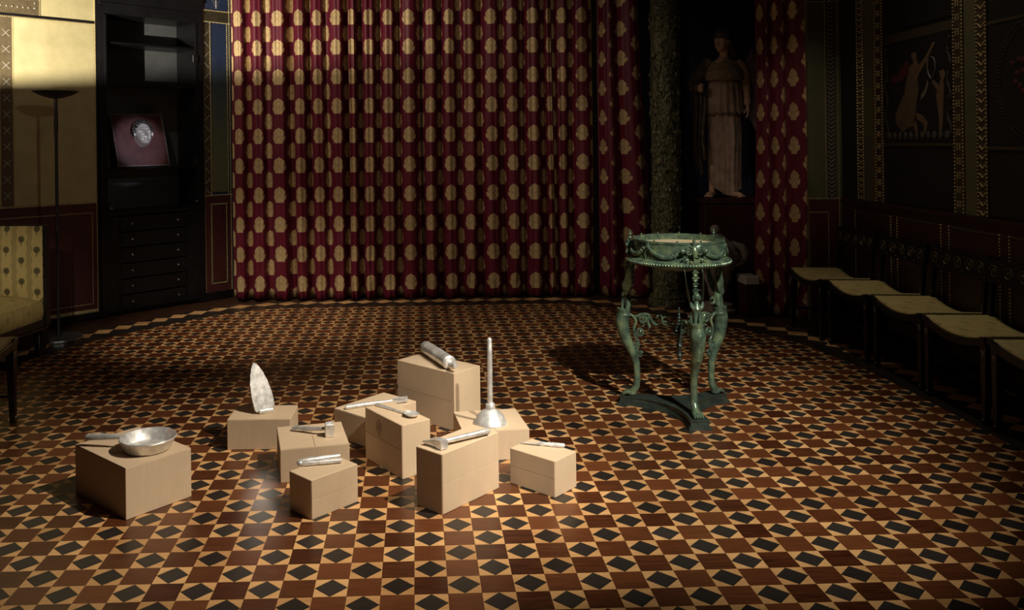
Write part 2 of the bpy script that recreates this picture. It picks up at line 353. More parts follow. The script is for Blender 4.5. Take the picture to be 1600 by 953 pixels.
# ------------------------------------------------------------------ mesh helpers
def rotz(a): return Matrix.Rotation(a, 4, 'Z')
class MB:
    def __init__(s): s.bm = bmesh.new()
    def box(s, c, d, m=None, bev=0, seg=1):
        r = bmesh.ops.create_cube(s.bm, size=1)
        vs = r['verts']
        mt = Matrix.Translation(V(c)) @ (m if m is not None else Matrix()) @ Matrix.Diagonal((d[0], d[1], d[2], 1))
        bmesh.ops.transform(s.bm, matrix=mt, verts=vs)
        if bev:
            es = list({e for v in vs for e in v.link_edges})
            bmesh.ops.bevel(s.bm, geom=es, offset=bev, segments=seg, affect='EDGES', profile=.5)
        return s
    def span(s, a, b, bev=0, seg=1):
        a, b = V(a), V(b); return s.box((a + b) / 2, [abs(x) for x in (b - a)], None, bev, seg)
    def bar(s, p, q, w, t=None, w2=None):
        p, q = V(p), V(q); t = t or w; k = 1 if w2 is None else w2 / w
        z = (q - p).normalized(); x = V((1, 0, 0)) if abs(z.x) < .8 else V((0, 1, 0))
        x = (x - z * x.dot(z)).normalized(); y = z.cross(x)
        A = [s.bm.verts.new(p + x * i * w / 2 + y * j * t / 2) for i, j in ((-1, -1), (1, -1), (1, 1), (-1, 1))]
        B = [s.bm.verts.new(q + (x * i * w / 2 + y * j * t / 2) * k) for i, j in ((-1, -1), (1, -1), (1, 1), (-1, 1))]
        s.bm.faces.new(A[::-1]); s.bm.faces.new(B)
        for i in range(4): s.bm.faces.new((A[i], A[(i + 1) % 4], B[(i + 1) % 4], B[i]))
        return s
    def rings(s, rings, cap=True, closed=True):
        R = [[s.bm.verts.new(p) for p in r] for r in rings]
        n = len(R[0])
        for a, b in zip(R, R[1:]):
            for i in range(n if closed else n - 1):
                s.bm.faces.new((a[i], a[(i + 1) % n], b[(i + 1) % n], b[i]))
        if cap and closed:
            s.bm.faces.new(R[0][::-1]); s.bm.faces.new(R[-1])
        return R
    def tube(s, pts, r, n=8, flat=1.0):
        pts = [V(p) for p in pts]; rs = r if isinstance(r, (list, tuple)) else [r] * len(pts)
        t0 = (pts[1] - pts[0]).normalized(); x = t0.orthogonal().normalized(); out = []
        for i, p in enumerate(pts):
            t = (pts[min(i + 1, len(pts) - 1)] - pts[max(i - 1, 0)])
            if t.length < 1e-9: t = t0
            t = t.normalized(); x = (x - t * x.dot(t)); x = x.normalized() if x.length > 1e-6 else t.orthogonal().normalized()
            y = t.cross(x)
            out.append([p + (x * math.cos(a) + y * math.sin(a) * flat) * rs[i] for a in [2 * PI * k / n for k in range(n)]])
        s.rings(out); return s
    def lathe(s, prof, n=28, c=(0, 0, 0), m=None):
        c = V(c); out = []
        for r, z in prof:
            ring = []
            for k in range(n):
                a = 2 * PI * k / n; p = V((r * math.cos(a), r * math.sin(a), z))
                ring.append((m @ p if m is not None else p) + c)
            out.append(ring)
        s.rings(out); return s
    def sph(s, c, r, u=10, v=7, m=None):
        if not isinstance(r, (tuple, list)): r = (r, r, r)
        c = V(c); m3 = m.to_3x3() if m is not None else None; nv = s.bm.verts.new; nf = s.bm.faces.new
        def P(x, y, z):
            p = V((x * r[0], y * r[1], z * r[2])); return nv((m3 @ p if m3 else p) + c)
        top, bot = P(0, 0, 1), P(0, 0, -1); R = []
        for j in range(1, v):
            t = PI * j / v; st, ct = math.sin(t), math.cos(t)
            R.append([P(st * math.cos(2 * PI * i / u), st * math.sin(2 * PI * i / u), ct) for i in range(u)])
        for i in range(u):
            k = (i + 1) % u; nf((top, R[0][i], R[0][k])); nf((bot, R[-1][k], R[-1][i]))
            for p, q in zip(R, R[1:]): nf((p[i], q[i], q[k], p[k]))
        return s
    def prism(s, poly, axis_o, ax, ay, az, t):
        """poly in 2D mapped by axes ax, ay from origin; extruded t along az"""
        o, ax, ay, az = V(axis_o), V(ax), V(ay), V(az)
        A = [s.bm.verts.new(o + ax * x + ay * y) for x, y in poly]
        B = [s.bm.verts.new(o + ax * x + ay * y + az * t) for x, y in poly]
        try:
            s.bm.faces.new(A[::-1]); s.bm.faces.new(B)
        except ValueError: pass
        n = len(A)
        for i in range(n): s.bm.faces.new((A[i], A[(i + 1) % n], B[(i + 1) % n], B[i]))
        return s
    def grid(s, f, nu, nv, closed_u=False, uvf=None):
        R = [[s.bm.verts.new(f(i / nu, j / nv)) for i in range(nu + (0 if closed_u else 1))] for j in range(nv + 1)]
        n = len(R[0]); L = s.bm.loops.layers.uv.verify() if uvf else None
        for j in range(nv):
            for i in range(n if closed_u else n - 1):
                i2 = (i + 1) % n
                fc = s.bm.faces.new((R[j][i], R[j][i2], R[j + 1][i2], R[j + 1][i]))
                if uvf:
                    for lp, (a, b) in zip(fc.loops, ((i, j), (i + 1, j), (i + 1, j + 1), (i, j + 1))):
                        lp[L].uv = uvf(a / nu, b / nv)
        return R
    def mesh(s, name, m, smooth=40):
        bmesh.ops.recalc_face_normals(s.bm, faces=s.bm.faces)
        me = bpy.data.meshes.new(name); s.bm.to_mesh(me); s.bm.free()
        if m: me.materials.append(m)
        if smooth:
            me.polygons.foreach_set('use_smooth', [True] * len(me.polygons))
            me.set_sharp_from_angle(angle=math.radians(smooth))
        return me
    def build(s, name, m, parent=None, loc=None, rot=None, smooth=40):
        return link(name, s.mesh(name, m, smooth), parent, loc, rot)
def link(name, me, parent=None, loc=None, rot=None):
    o = bpy.data.objects.new(name, me); COL.objects.link(o)
    if parent: o.parent = parent
    if loc is not None: o.location = loc
    if rot is not None: o.rotation_euler = rot
    return o
def thing(name, label, cat, loc=(0, 0, 0), rz=0, group=None):
    o = bpy.data.objects.new(name, None); COL.objects.link(o); o.empty_display_size = .1
    o.location = loc; o.rotation_euler = (0, 0, rz); return tag(o, label, cat, group)
def tag(o, label, cat, group=None):
    o['label'] = label; o['category'] = cat
    if group: o['group'] = group
    return o
def struct(o): o['kind'] = 'structure'; return o
def stuff(o): o['kind'] = 'stuff'; return o
def remesh(o, voxel, smooth_it=4):
    md = o.modifiers.new('r', 'REMESH'); md.mode = 'VOXEL'; md.voxel_size = voxel; md.use_smooth_shade = True
    if smooth_it:
        sm = o.modifiers.new('s', 'SMOOTH'); sm.iterations = smooth_it; sm.factor = .5
    bpy.context.view_layer.update()
    dg = bpy.context.evaluated_depsgraph_get()
    me = bpy.data.meshes.new_from_object(o.evaluated_get(dg))
    old = o.data; mats = [m for m in old.materials]
    o.modifiers.clear(); o.data = me
    if not me.materials:
        for m in mats: me.materials.append(m)
    me.polygons.foreach_set('use_smooth', [True] * len(me.polygons))
    return o
def catmull(pts, k=6):
    pts = [V(p) for p in pts]; P = [pts[0]] + pts + [pts[-1]]; out = []
    for i in range(1, len(P) - 2):
        for j in range(k):
            t = j / k; a, b, c, d = P[i - 1], P[i], P[i + 1], P[i + 2]
            out.append(.5 * ((2 * b) + (c - a) * t + (2 * a - 5 * b + 4 * c - d) * t * t + (3 * b - a - 3 * c + d) * t ** 3))
    out.append(pts[-1]); return out
def lerp_tab(tab, x):
    if x <= tab[0][0]: return tab[0][1:]
    for a, b in zip(tab, tab[1:]):
        if x <= b[0]:
            t = (x - a[0]) / (b[0] - a[0]); t = t * t * (3 - 2 * t)
            return tuple(p + (q - p) * t for p, q in zip(a[1:], b[1:]))
    return tab[-1][1:]

# ================================================================== FLOOR
bpoly = [(-2.85, .2), (-2.84, 3.6), (-2.80, 5.2), (-2.72, 5.75), (-2.56, 6.25), (-2.34, 6.62), (-2.02, 7.04), (-1.76, 7.34), (-1.46, 7.56), (-1.10, 7.63), (-.6, 7.64), (0, 7.64), (.7, 7.64),
         (1.25, 7.62), (1.55, 7.50), (1.95, 7.12), (2.25, 6.80), (2.49, 6.48), (2.70, 6.05), (2.80, 5.5), (2.83, 5.0), (2.82, 4.4), (2.80, 3.6), (2.78, .2)]
curve = [p.to_2d() for p in catmull([(x, y, 0) for x, y in bpoly], 8)]
def inside(x, y):
    c = False; n = len(curve); j = n - 1
    for i in range(n):
        a, b = curve[i], curve[j]
        if (a.y > y) != (b.y > y) and x < (b.x - a.x) * (y - a.y) / (b.y - a.y) + a.x: c = not c
        j = i
    return c
def normal_at(i):
    a, b = curve[max(i - 1, 0)], curve[min(i + 1, len(curve) - 1)]
    t = (b - a).normalized(); return V((-t.y, t.x))
fb = MB(); fb.span((-4.2, -3.2, -.2), (4.2, 8.8, -.008))
floor = struct(fb.build('floor', M_DARKWOOD, smooth=0))
TT = .008
def tile_mesh(name, poly, m):
    b = MB(); c = sum((V(p) for p in poly), V((0, 0))) / len(poly)
    q = [(V(p) - c) * (1 - .0006 / (V(p) - c).length) for p in poly]
    b.prism([tuple(x) for x in q], (0, 0, -TT), (1, 0, 0), (0, 1, 0), (0, 0, 1), TT)
    return b.mesh(name, m, 0), c
h = CELL
me_b, cb_ = tile_mesh('brown_tile', [(0, 0), (h, 0), (h, h), (0, h)], M_TB)
me_d, cd_ = tile_mesh('black_diamond_tile', [(h / 2, 0), (h, h / 2), (h / 2, h), (0, h / 2)], M_TK)
tri = [tile_mesh('maple_triangle_tile', [p, q, r], M_TL) for p, q, r in (((0, 0), (h / 2, 0), (0, h / 2)), ((h, 0), (h, h / 2), (h / 2, 0)), ((h, h), (h / 2, h), (h, h / 2)), ((0, h), (0, h / 2), (h / 2, h)))]
cells = []
for j in range(8, 72):
    for i in range(-28, 30):
        x, y = (i - .18863) * h, (j - .01334) * h
        cx, cy = x + h / 2, y + h / 2
        if not inside(cx, cy) and not (inside(cx - .06, cy - .05) or inside(cx + .06, cy - .05) or inside(cx, cy - .06)): continue
        px = 684 + 1323 * (cx - .0269 * cy) / cy; py = 223 + 1323 * CAM_H / cy
        vis = -20 < px < 1620 and py < 985
        cells.append((0 if vis else 1, cy, i, j, x, y))
cells.sort()
counts = {'b': 0, 'd': 0, 't': 0}
rest = {'b': [], 'd': [], 't': []}
def put(kind, me, c, x, y):
    dz = random.uniform(-.00025, .0002)
    p = (x + c[0], y + c[1], dz)
    tilt = (random.uniform(-.0022, .0022), random.uniform(-.0022, .0022), 0)
    if counts[kind] < 300:
        counts[kind] += 1; link(me.name, me, floor, p, tilt)
    else: rest[kind].append((me, p, tilt))
for vis, cy, i, j, x, y in cells:
    if (i + j) % 2: put('b', me_b, cb_, x, y)
    else:
        put('d', me_d, cd_, x, y)
        for me, c in tri: put('t', me, c, x, y)
for k, nm, m in (('b', 'brown_tiles', M_TB), ('d', 'black_diamond_tiles', M_TK), ('t', 'maple_triangle_tiles', M_TL)):
    vs, fs = [], []
    for me, p, tl in rest[k]:
        o = len(vs); mt = Matrix.Translation(p) @ Euler(tl).to_matrix().to_4x4()
        vs += [mt @ v.co for v in me.vertices]; fs += [[o + a for a in pl.vertices] for pl in me.polygons]
    me = bpy.data.meshes.new(nm); me.from_pydata([tuple(v) for v in vs], [], fs); me.materials.append(m)
    stuff(link(nm, me, floor))
# border strips following the curved edge
def strip(name, d0, d1, z, m):
    b = MB(); rg = []
    for i in range(len(curve)):
        n = normal_at(i); a, c = curve[i] + n * d0, curve[i] + n * d1
        rg.append([V((a.x, a.y, -.008)), V((a.x, a.y, z)), V((c.x, c.y, z)), V((c.x, c.y, -.008))])
    b.rings(rg); return b.build(name, m, floor, smooth=0)
strip('border_strip', .0, .13, .0012, M_STRIP)
strip('border_strip', .31, .36, .0010, M_DARKWOOD)
strip('border_ground', .13, .31, .0004, M_TK)
acc = 0; nextd = .1; arc = [0]
for a, b in zip(curve, curve[1:]): arc.append(arc[-1] + (b - a).length)
def along(s, d):
    for i in range(len(arc) - 1):
        if s <= arc[i + 1]:
            t = (s - arc[i]) / (arc[i + 1] - arc[i]); p = curve[i].lerp(curve[i + 1], t); n = normal_at(i).lerp(normal_at(i + 1), t).normalized()
            return p + n * d
    return curve[-1]
s = 4.5
while s < arc[-1] - 3.2:
    pts = [along(s - .085, .22), along(s - .012, .135), along(s + .085, .22), along(s + .012, .305)]
    b = MB(); b.prism([tuple(p) for p in pts], (0, 0, 0), (1, 0, 0), (0, 1, 0), (0, 0, 1), .0016)
    b.build('maple_rhombus_tile', M_TL, floor, smooth=0); s += .172

# ================================================================== WALLS
def wall_frame(name, origin, d, x0, x1, z1, m, y1=.12):
    """local x runs along d, local -y faces the room"""
    b = MB(); b.span((x0, 0, 0), (x1, y1, z1))
    o = struct(b.build(name, m, smooth=0))
    o.location = origin; o.rotation_euler = (0, 0, math.atan2(d[1], d[0])); return o
CE = 4.7
def panel(par, name, m, x0, x1, z0, z1, t=.006, y0=0, bev=0):
    b = MB(); b.span((x0, y0 - t, z0), (x1, y0, z1), bev); return b.build(name, m, par, smooth=0)
def beads(par, rows, pitch=.018, r=.0062, y0=0, m=None, name='bead_rows'):
    b = MB()
    for (x0, z0, x1, z1) in rows:
        L = math.hypot(x1 - x0, z1 - z0); n = max(2, int(L / pitch))
        for k in range(n + 1):
            t = k / n; b.sph((x0 + (x1 - x0) * t, y0, z0 + (z1 - z0) * t), r, 6, 4)
    return stuff(b.build(name, m or M_GOLD, par))
def rect_rows(x0, x1, z0, z1): return [(x0, z0, x1, z0), (x0, z1, x1, z1), (x0, z0, x0, z1), (x1, z0, x1, z1)]
def crosses(par, x, w, z0, z1, pitch, m=None, y0=-.008):
    b = MB(); z = z0 + pitch / 2; k = 0
    while z < z1:
        for sg in (-1, 1):
            b.bar((x - w / 2, y0, z - sg * w / 2), (x + w / 2, y0, z + sg * w / 2), .004, .003)
        z += pitch
    return stuff(b.build('cross_marks', m or M_SILVLINE, par, smooth=0))
def chevrons(par, x, w, z0, z1, pitch, m=None, y0=-.008, alt=False, th=.004):
    b = MB(); z = z0; k = 0
    while z < z1:
        if alt:
            sg = 1 if k % 2 else -1
            b.bar((x - w / 2, y0, z - sg * w / 2), (x + w / 2, y0, z + sg * w / 2), th, .003)
        else:
            b.bar((x - w / 2, y0, z + w * .4), (x, y0, z), th, .003); b.bar((x, y0, z), (x + w / 2, y0, z + w * .4), th, .003)
        z += pitch; k += 1
    return stuff(b.build('chevron_marks', m or M_SILVLINE, par, smooth=0))

b = MB(); b.span((-4.2, -3.2, CE), (4.2, 8.8, CE + .1)); struct(b.build('ceiling', M_PLASTERDK, smooth=0))
b = MB(); b.span((-1.85, 8.28, 0), (2.12, 8.4, CE)); struct(b.build('wall_back', M_PLASTERDK, smooth=0))
b = MB(); b.span((-4.0, -3.1, 0), (4.0, -3.0, CE)); struct(b.build('wall_front', M_PLASTERDK, smooth=0))
b = MB(); b.span((-3.55, -3.0, 0), (-3.42, 6.66, CE)); wl = struct(b.build('wall_left', M_REDWALL, smooth=0))
b = MB(); b.span((-3.42, -3.0, 0), (-3.405, 6.6, .09)); struct(b.build('baseboard_left', M_EBONY, smooth=0))

# ---- left diagonal wall, plane y = x + 10.08, u measured from the cabinet's left edge
LD = wall_frame('wall_left_diagonal', (-2.72, 7.36, 0), (1, 1), -1.0, -.005, CE, M_GOLDWALL, .10)
LD['label'] = 'gold painted diagonal wall with gilt beads beside the black cabinet'
panel(LD, 'dado', M_REDWALL, -1.0, -.03, .085, .985, .006)
panel(LD, 'dado_panel', M_REDWALL, -1.0, -.075, .14, .895, .004, -.006)
panel(LD, 'skirting', M_EBONY, -1.0, -.005, 0, .055, .016)
panel(LD, 'edge_post', M_EBONY, -.022, -.004, 0, 2.9, .012)
panel(LD, 'upper_panel', M_GOLDWALL, -.695, -.035, 1.0, 2.505, .005)
panel(LD, 'patterned_band', M_BAND, -.795, -.705, 1.0, 2.52, .006)
panel(LD, 'cornice_strip', M_EBONY, -1.0, -.03, 2.524, 2.542, .012)
panel(LD, 'patterned_band', M_BAND, -1.0, -.49, 2.545, 2.66, .008)
panel(LD, 'upright_band', M_BAND, -.56, -.49, 2.66, 3.4, .008)
panel(LD, 'dark_painting', M_BLUEWALL, -1.0, -.565, 2.665, 3.4, .004)
beads(LD, [(-1, .99, -.035, .99), (-1, .905, -.07, .905), (-.07, .13, -.07, .905), (-1, .13, -.07, .13), (-1, .066, -.035, .066), (-.028, .06, -.028, 2.9)], y0=-.008)
beads(LD, [(-.70, 1.0, -.70, 2.51), (-.80, 1.0, -.80, 2.51), (-1, 2.515, -.035, 2.515), (-.487, 2.55, -.487, 3.4), (-.567, 2.67, -.567, 3.4), (-1, 2.668, -.567, 2.668)], .015, .005, -.009, name='fine_bead_rows')
beads(LD, [(-1, 2.60, -.53, 2.60), (-.525, 2.60, -.525, 3.4)], .042, .007, -.012, M_SILVLINE, 'stud_rows')
crosses(LD, -.75, .055, 1.02, 2.5, .13)
# right part
LR = wall_frame('wall_left_diagonal', (-2.72, 7.36, 0), (1, 1), 1.002, 1.345, CE, M_BLUEWALL, .10)
LR['label'] = 'narrow blue and olive painted diagonal wall between cabinet and curtain'
panel(LR, 'dado', M_REDWALL, 1.02, 1.325, .05, .985, .006)
panel(LR, 'dado_panel', M_REDWALL, 1.10, 1.235, .17, .89, .005, -.006)
panel(LR, 'dado_moulding', M_BROWNBAND, 1.075, 1.265, .14, .92, .004, -.004)
panel(LR, 'skirting', M_EBONY, 1.002, 1.345, 0, .07, .016)
panel(LR, 'edge_post', M_EBONY, 1.002, 1.014, 0, 2.9, .012)
panel(LR, 'end_post', M_EBONY, 1.315, 1.345, 0, CE - .3, .02)
panel(LR, 'patterned_band', M_BROWNBAND, 1.02, 1.085, 1.0, 2.63, .006)
panel(LR, 'upper_panel', M_GRADED, 1.095, 1.27, 1.02, 2.62, .005)
panel(LR, 'cornice_band', M_BROWNBAND, 1.015, 1.315, 2.65, 2.75, .01)
panel(LR, 'top_panel', M_BLUEWALL, 1.03, 1.29, 2.77, 3.3, .006)
beads(LR, [(1.017, .06, 1.017, 2.9), (1.017, .99, 1.31, .99), (1.017, 2.645, 1.31, 2.645), (1.017, 2.755, 1.31, 2.755), (1.09, 1.0, 1.09, 2.63), (1.275, 1.0, 1.275, 2.63), (1.30, .08, 1.30, 3.2)] + rect_rows(1.085, 1.25, .15, .905), y0=-.009)
chevrons(LR, 1.052, .05, 1.03, 2.6, .10, alt=True)
bq = MB()
for k in range(14):
    z = 2.80 + k * .03
    for sg in (-1, 1):
        bq.tube([(1.16, -.009, z), (1.16 + sg * (.03 + .02 * math.sin(k)), -.009, z + .025)], [.003, .001], 5)
bq.tube([(1.16, -.009, 2.78), (1.165, -.009, 3.25)], .003, 5)
stuff(bq.build('branch_ornament', M_SILVLINE, LR))
LT = wall_frame('wall_left_diagonal', (-2.72, 7.36, 2.86), (1, 1), -.005, 1.002, CE - 2.86, M_BLUEWALL, .10)
LT['label'] = 'dark wall above the black cabinet'

# ---- right wall
RO = (3.43, 6.75, 0); RDIR = (-.055, -.9985)
RW = wall_frame('wall_right', RO, RDIR, .02, 9.8, CE, M_BLACK, .12)
RW.scale = (.947, 1, 1)
RW['label'] = 'dark right wall with gilt beading, dado and framed painted panel'
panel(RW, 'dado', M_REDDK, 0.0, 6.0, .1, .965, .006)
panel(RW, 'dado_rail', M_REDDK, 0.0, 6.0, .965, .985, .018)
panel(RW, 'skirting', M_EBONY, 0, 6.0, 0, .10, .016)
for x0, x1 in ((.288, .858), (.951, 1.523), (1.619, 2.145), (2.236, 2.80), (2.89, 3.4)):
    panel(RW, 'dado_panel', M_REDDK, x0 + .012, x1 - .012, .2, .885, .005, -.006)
    beads(RW, [(x0, .2, x0, .9), (x1, .2, x1, .9)], .019, .006, -.008)
    panel(RW, 'panel_moulding', M_BROWNBAND, x0, x1, .893, .903, .010)
for x0, x1, m in ((.34, .455, M_BROWNBAND), (.455, .625, M_OLIVE), (.64, .765, M_BROWNBAND), (1.69, 1.80, M_BROWNBAND), (1.81, 1.93, M_OLIVE), (1.94, 2.045, M_BROWNBAND)):
    panel(RW, 'upright_band' if m is not M_OLIVE else 'olive_band', m, x0, x1, .99, 3.2, .008)
beads(RW, [(x, 1.0, x, 3.1) for x in (.352, .445, .648, .757, 1.698, 1.792, 1.948, 2.037)], .022, .0065, -.011)
chevrons(RW, .40, .05, 1.0, 3.0, .045, M_GOLD, -.010, th=.005)
chevrons(RW, 1.99, .06, 1.0, 3.0, .055, M_GOLD, -.010, th=.005)
bq = MB()
for x in (.70, 1.745):
    for k in range(24):
        z = 1.05 + k * .088
        for a in (-1, 1):
            for c in (-1, 0, 1): bq.sph((x + a * .014, -.012, z + c * .014), .0055, 6, 4)
stuff(bq.build('stud_groups', M_GOLD, RW))
# bays: painted panel with border
def px_paint(cx, cy):
    s_ = .769 + (cx - 57) / 528 * .914
    yt = 100 - (cx - 57) / 528 * 55
    return s_, 1.43 + (865 - cy) / (865 - yt) * .70
MP = {n: simple('paint_' + n, c, c2, 14, .55) for n, c, c2 in (('dress', (.08, .055, .030), (.14, .10, .058)), ('flesh', (.14, .088, .048), (.17, .108, .058)), ('wing', (.075, .012, .010), (.10, .018, .014)), ('ribbon', (.13, .11, .085), (.17, .145, .11)), ('vine', (.06, .055, .047), (.085, .08, .062)))}
panel(RW, 'picture_ground', M_BLACK, .785, 1.675, 1.43, 2.16, .006)
panel(RW, 'picture_rail', M_BROWNBAND, .775, 1.685, 1.405, 1.425, .012)
panel(RW, 'picture_frieze', M_BROWNBAND, .78, 1.68, 2.13, 2.19, .008)
panel(RW, 'lower_black_panel', M_BLACK, .785, 1.675, 1.01, 1.39, .007)
panel(RW, 'upper_black_panel', M_BLACK, .785, 1.675, 2.22, 3.2, .007)
def poly_paint(name, pts, m, t=.002):
    b = MB(); q = [px_paint(*p) for p in pts]
    b.prism(q, (0, -.006, 0), (1, 0, 0), (0, 0, 1), (0, -1, 0), t); return b.build(name, m, RW, smooth=0)
poly_paint('painted_robe', [(265, 330), (300, 370), (335, 400), (345, 470), (330, 560), (320, 650), (300, 745), (250, 760), (215, 790), (165, 720), (160, 640), (200, 560), (235, 490), (250, 400)], MP['dress'])
poly_paint('painted_flesh', [(290, 200), (310, 180), (332, 200), (330, 235), (345, 290), (400, 220), (455, 120), (468, 130), (410, 250), (350, 350), (330, 400), (290, 370), (270, 300), (310, 260)], MP['flesh'], .0026)
poly_paint('painted_leg', [(320, 640), (365, 660), (408, 720), (395, 800), (380, 800), (380, 730), (330, 690)], MP['flesh'])
poly_paint('painted_leg', [(300, 740), (320, 700), (335, 780), (318, 800)], MP['flesh'])
poly_paint('painted_wing', [(255, 235), (275, 270), (265, 330), (220, 390), (140, 410), (110, 370), (180, 340), (215, 290)], MP['wing'])
poly_paint('painted_boy', [(495, 340), (525, 330), (535, 370), (520, 410), (525, 470), (520, 580), (515, 700), (505, 800), (490, 800), (490, 700), (480, 590), (470, 520), (480, 480), (440, 420), (450, 400), (490, 450), (505, 400)], MP['flesh'])
for k in range(2):
    b = MB(); pp = [px_paint(*p) for p in catmull([(410 + k * 12, 240, 0), (415, 330, 0), (440, 390, 0), (468, 330, 0), (462, 250, 0), (440, 230, 0)], 5) for p in [(p.x, p.y)]]
    b.tube([(x, -.009, z) for x, z in pp], .004, 5); b.build('painted_ribbon', MP['ribbon'], RW)
poly_paint('painted_ribbon', [(410, 400), (418, 440), (395, 510), (358, 552), (362, 510), (395, 460)], MP['ribbon'])
bq = MB()
for x, sg in ((.82, 1), (1.64, -1)):
    bq.tube([(x + .022 * math.sin(k * .5), -.008, 1.46 + k * .0165) for k in range(40)], .004, 5)
    for k in range(9): bq.sph((x - sg * .01 * (-1) ** k, -.008, 1.49 + k * .075), .008, 6, 4)
for k in range(11): bq.lathe([(.020, 0), (.028, .003), (.020, .006)], 10, (.86 + k * .075, -.006, 1.475), Matrix.Rotation(PI / 2, 4, 'X'))
stuff(bq.build('painted_vine', MP['vine'], RW))
panel(RW, 'bay_ground', M_BLACK, 2.06, 3.1, 1.41, 2.1, .006)
panel(RW, 'bay_rail', M_BROWNBAND, 2.05, 3.1, 1.385, 1.405, .012)
panel(RW, 'bay_rail', M_BROWNBAND, 2.05, 3.1, 2.105, 2.125, .010)
panel(RW, 'lower_black_panel', M_BLACK, 2.06, 3.1, 1.01, 1.37, .007)
bq = MB()
for rr_, n in ((.30, 90), (.275, 82)):
    for k in range(n):
        a = 2 * PI * k / n; bq.sph((2.44 + rr_ * math.cos(a), -.009, 1.77 + rr_ * 1.08 * math.sin(a)), .0055, 6, 4)
stuff(bq.build('dotted_roundel', MP['vine'], RW))
bq = MB(); random.seed(3)
for k in range(40): bq.sph((2.44 + random.gauss(0, .07), -.008, 1.82 + random.gauss(0, .055)), (.02, .004, .016), 7, 4)
bq.tube([(2.44, -.008, 1.55), (2.44, -.008, 1.8)], .006, 6)
stuff(bq.build('painted_bush', MP['wing'], RW))
# right corner panel, facing the camera
RC = wall_frame('wall_right_corner', (3.12, 6.72, 0), (1, 0.0), .04, .31, CE, M_OLIVE, .12)
RC['label'] = 'olive wall strip between the right curtain and the dark right wall'
panel(RC, 'dado', M_REDWALL, .04, .29, .08, .97, .006)
panel(RC, 'dado_panel', M_REDWALL, .04, .18, .2, .86, .006, -.006)
panel(RC, 'patterned_band', M_BROWNBAND, .18, .255, .99, 3.2, .006)
beads(RC, [(.04, .98, .285, .98), (.28, .1, .28, 3.2), (.178, .99, .178, 3.2), (.19, .2, .19, .87), (.04, .87, .19, .87), (.04, 2.56, .285, 2.56)], .017, .0055, -.008)
chevrons(RC, .22, .055, 1.0, 3.1, .034, None, -.008, th=.004)
# alcove behind the statue
b = MB(); b.span((2.05, 8.28, 0), (3.75, 8.4, CE)); struct(b.build('wall_alcove_back', M_NAVY, smooth=0))
b = MB(); b.span((3.44, 6.76, 0), (3.56, 8.28, CE)); struct(b.build('wall_alcove_right', M_NAVY, smooth=0))

# ================================================================== CURTAINS
def curtain(name, label, x0, x1, y0, y1, seed, period=.178, amp=.068, flare=(0, 0), zt=3.35, phase=0.):
    rnd = random.Random(seed); n_f = max(2, round((x1 - x0) / period))
    ws = [rnd.uniform(.62, 1.5) for _ in range(n_f)]
    tot = sum(ws); edges = [0]
    for w in ws: edges.append(edges[-1] + w / tot)
    amps = [rnd.uniform(.55, 1.3) for _ in range(n_f + 1)]
    drift = [rnd.uniform(-.02, .02) for _ in range(n_f + 1)]
    ph = [rnd.uniform(0, 6) for _ in range(n_f + 1)]
    nu, nv = n_f * 28, 40
    def wave(t, a=1.0):
        q = math.sin(2 * PI * t - PI / 2)
        return math.tanh(2.0 * (q + .42)) + .10 * math.sin(6 * PI * t + a * 3)
    def fold(u):
        for i in range(n_f):
            if u <= edges[i + 1] + 1e-9: return i, (u - edges[i]) / (edges[i + 1] - edges[i])
        return n_f - 1, 1
    arcs = []
    for i in range(n_f):
        wd = (edges[i + 1] - edges[i]) * (x1 - x0); am = amp * (amps[i] + amps[i + 1]) / 2; L_ = [0]
        for k in range(56):
            L_.append(L_[-1] + math.hypot(wd / 56, am * (wave((k + 1) / 56, ph[i]) - wave(k / 56, ph[i]))))
        arcs.append([x / L_[-1] for x in L_])
    def f(u, v):
        z = .012 + (zt - .012) * v
        i, t = fold(u)
        a = amps[i] * (1 - t) + amps[i + 1] * t
        low = max(0, .5 - v) * 2
        X = x0 + (x1 - x0) * u + (flare[0] * (1 - u) + flare[1] * u) * (1 - v) ** 1.6
        dr = drift[i] * (1 - t) + drift[i + 1] * t
        X += dr * (v - .5) * 1.2 * min(1, 4 * u * n_f, 4 * (1 - u) * n_f)
        bl = 3 * t * t - 2 * t ** 3
        pv = ph[i] * (1 - bl) + ph[(i + 1) % n_f] * bl
        Y = y0 + (y1 - y0) * u - amp * a * (1 + .2 * low - .1 * v) * wave(t, ph[i]) + .012 * math.sin(pv + z * 2.3)
        Y += .012 * low * low * math.sin(pv * 3 + z * 14)
        return V((X, Y, z + (.008 * math.sin(pv * 2) if v == 0 else 0)))
    def uvf(u, v):
        i, t = fold(u); k = min(55, int(t * 56)); q = t * 56 - k
        return ((i + arcs[i][k] * (1 - q) + arcs[i][k + 1] * q + phase) * .29, zt * v + .06)
    b = MB(); b.grid(f, nu, nv, uvf=uvf)
    me = b.mesh(name, M_CURT, 60)
    o = link(name, me); so = o.modifiers.new('cloth', 'SOLIDIFY'); so.thickness = .003
    return tag(o, label, 'curtain')
curtain('curtain', 'crimson curtain with gold palmettes, leftmost, hanging beside the black cabinet', -1.735, .055, 8.06, 8.03, 11, phase=.25)
curtain('curtain', 'crimson gold-patterned curtain hanging at the middle of the back wall', .065, 1.69, 8.06, 8.0, 5, phase=.25)
curtain('curtain', 'narrow crimson curtain beside the carved green column', 1.745, 2.10, 7.98, 7.86, 21, .15, flare=(0, .15))
curtain('curtain', 'crimson curtain at far right, between statue niche and row of chairs', 2.875, 3.20, 7.02, 6.76, 31, .13, .040, flare=(-.03, 0))
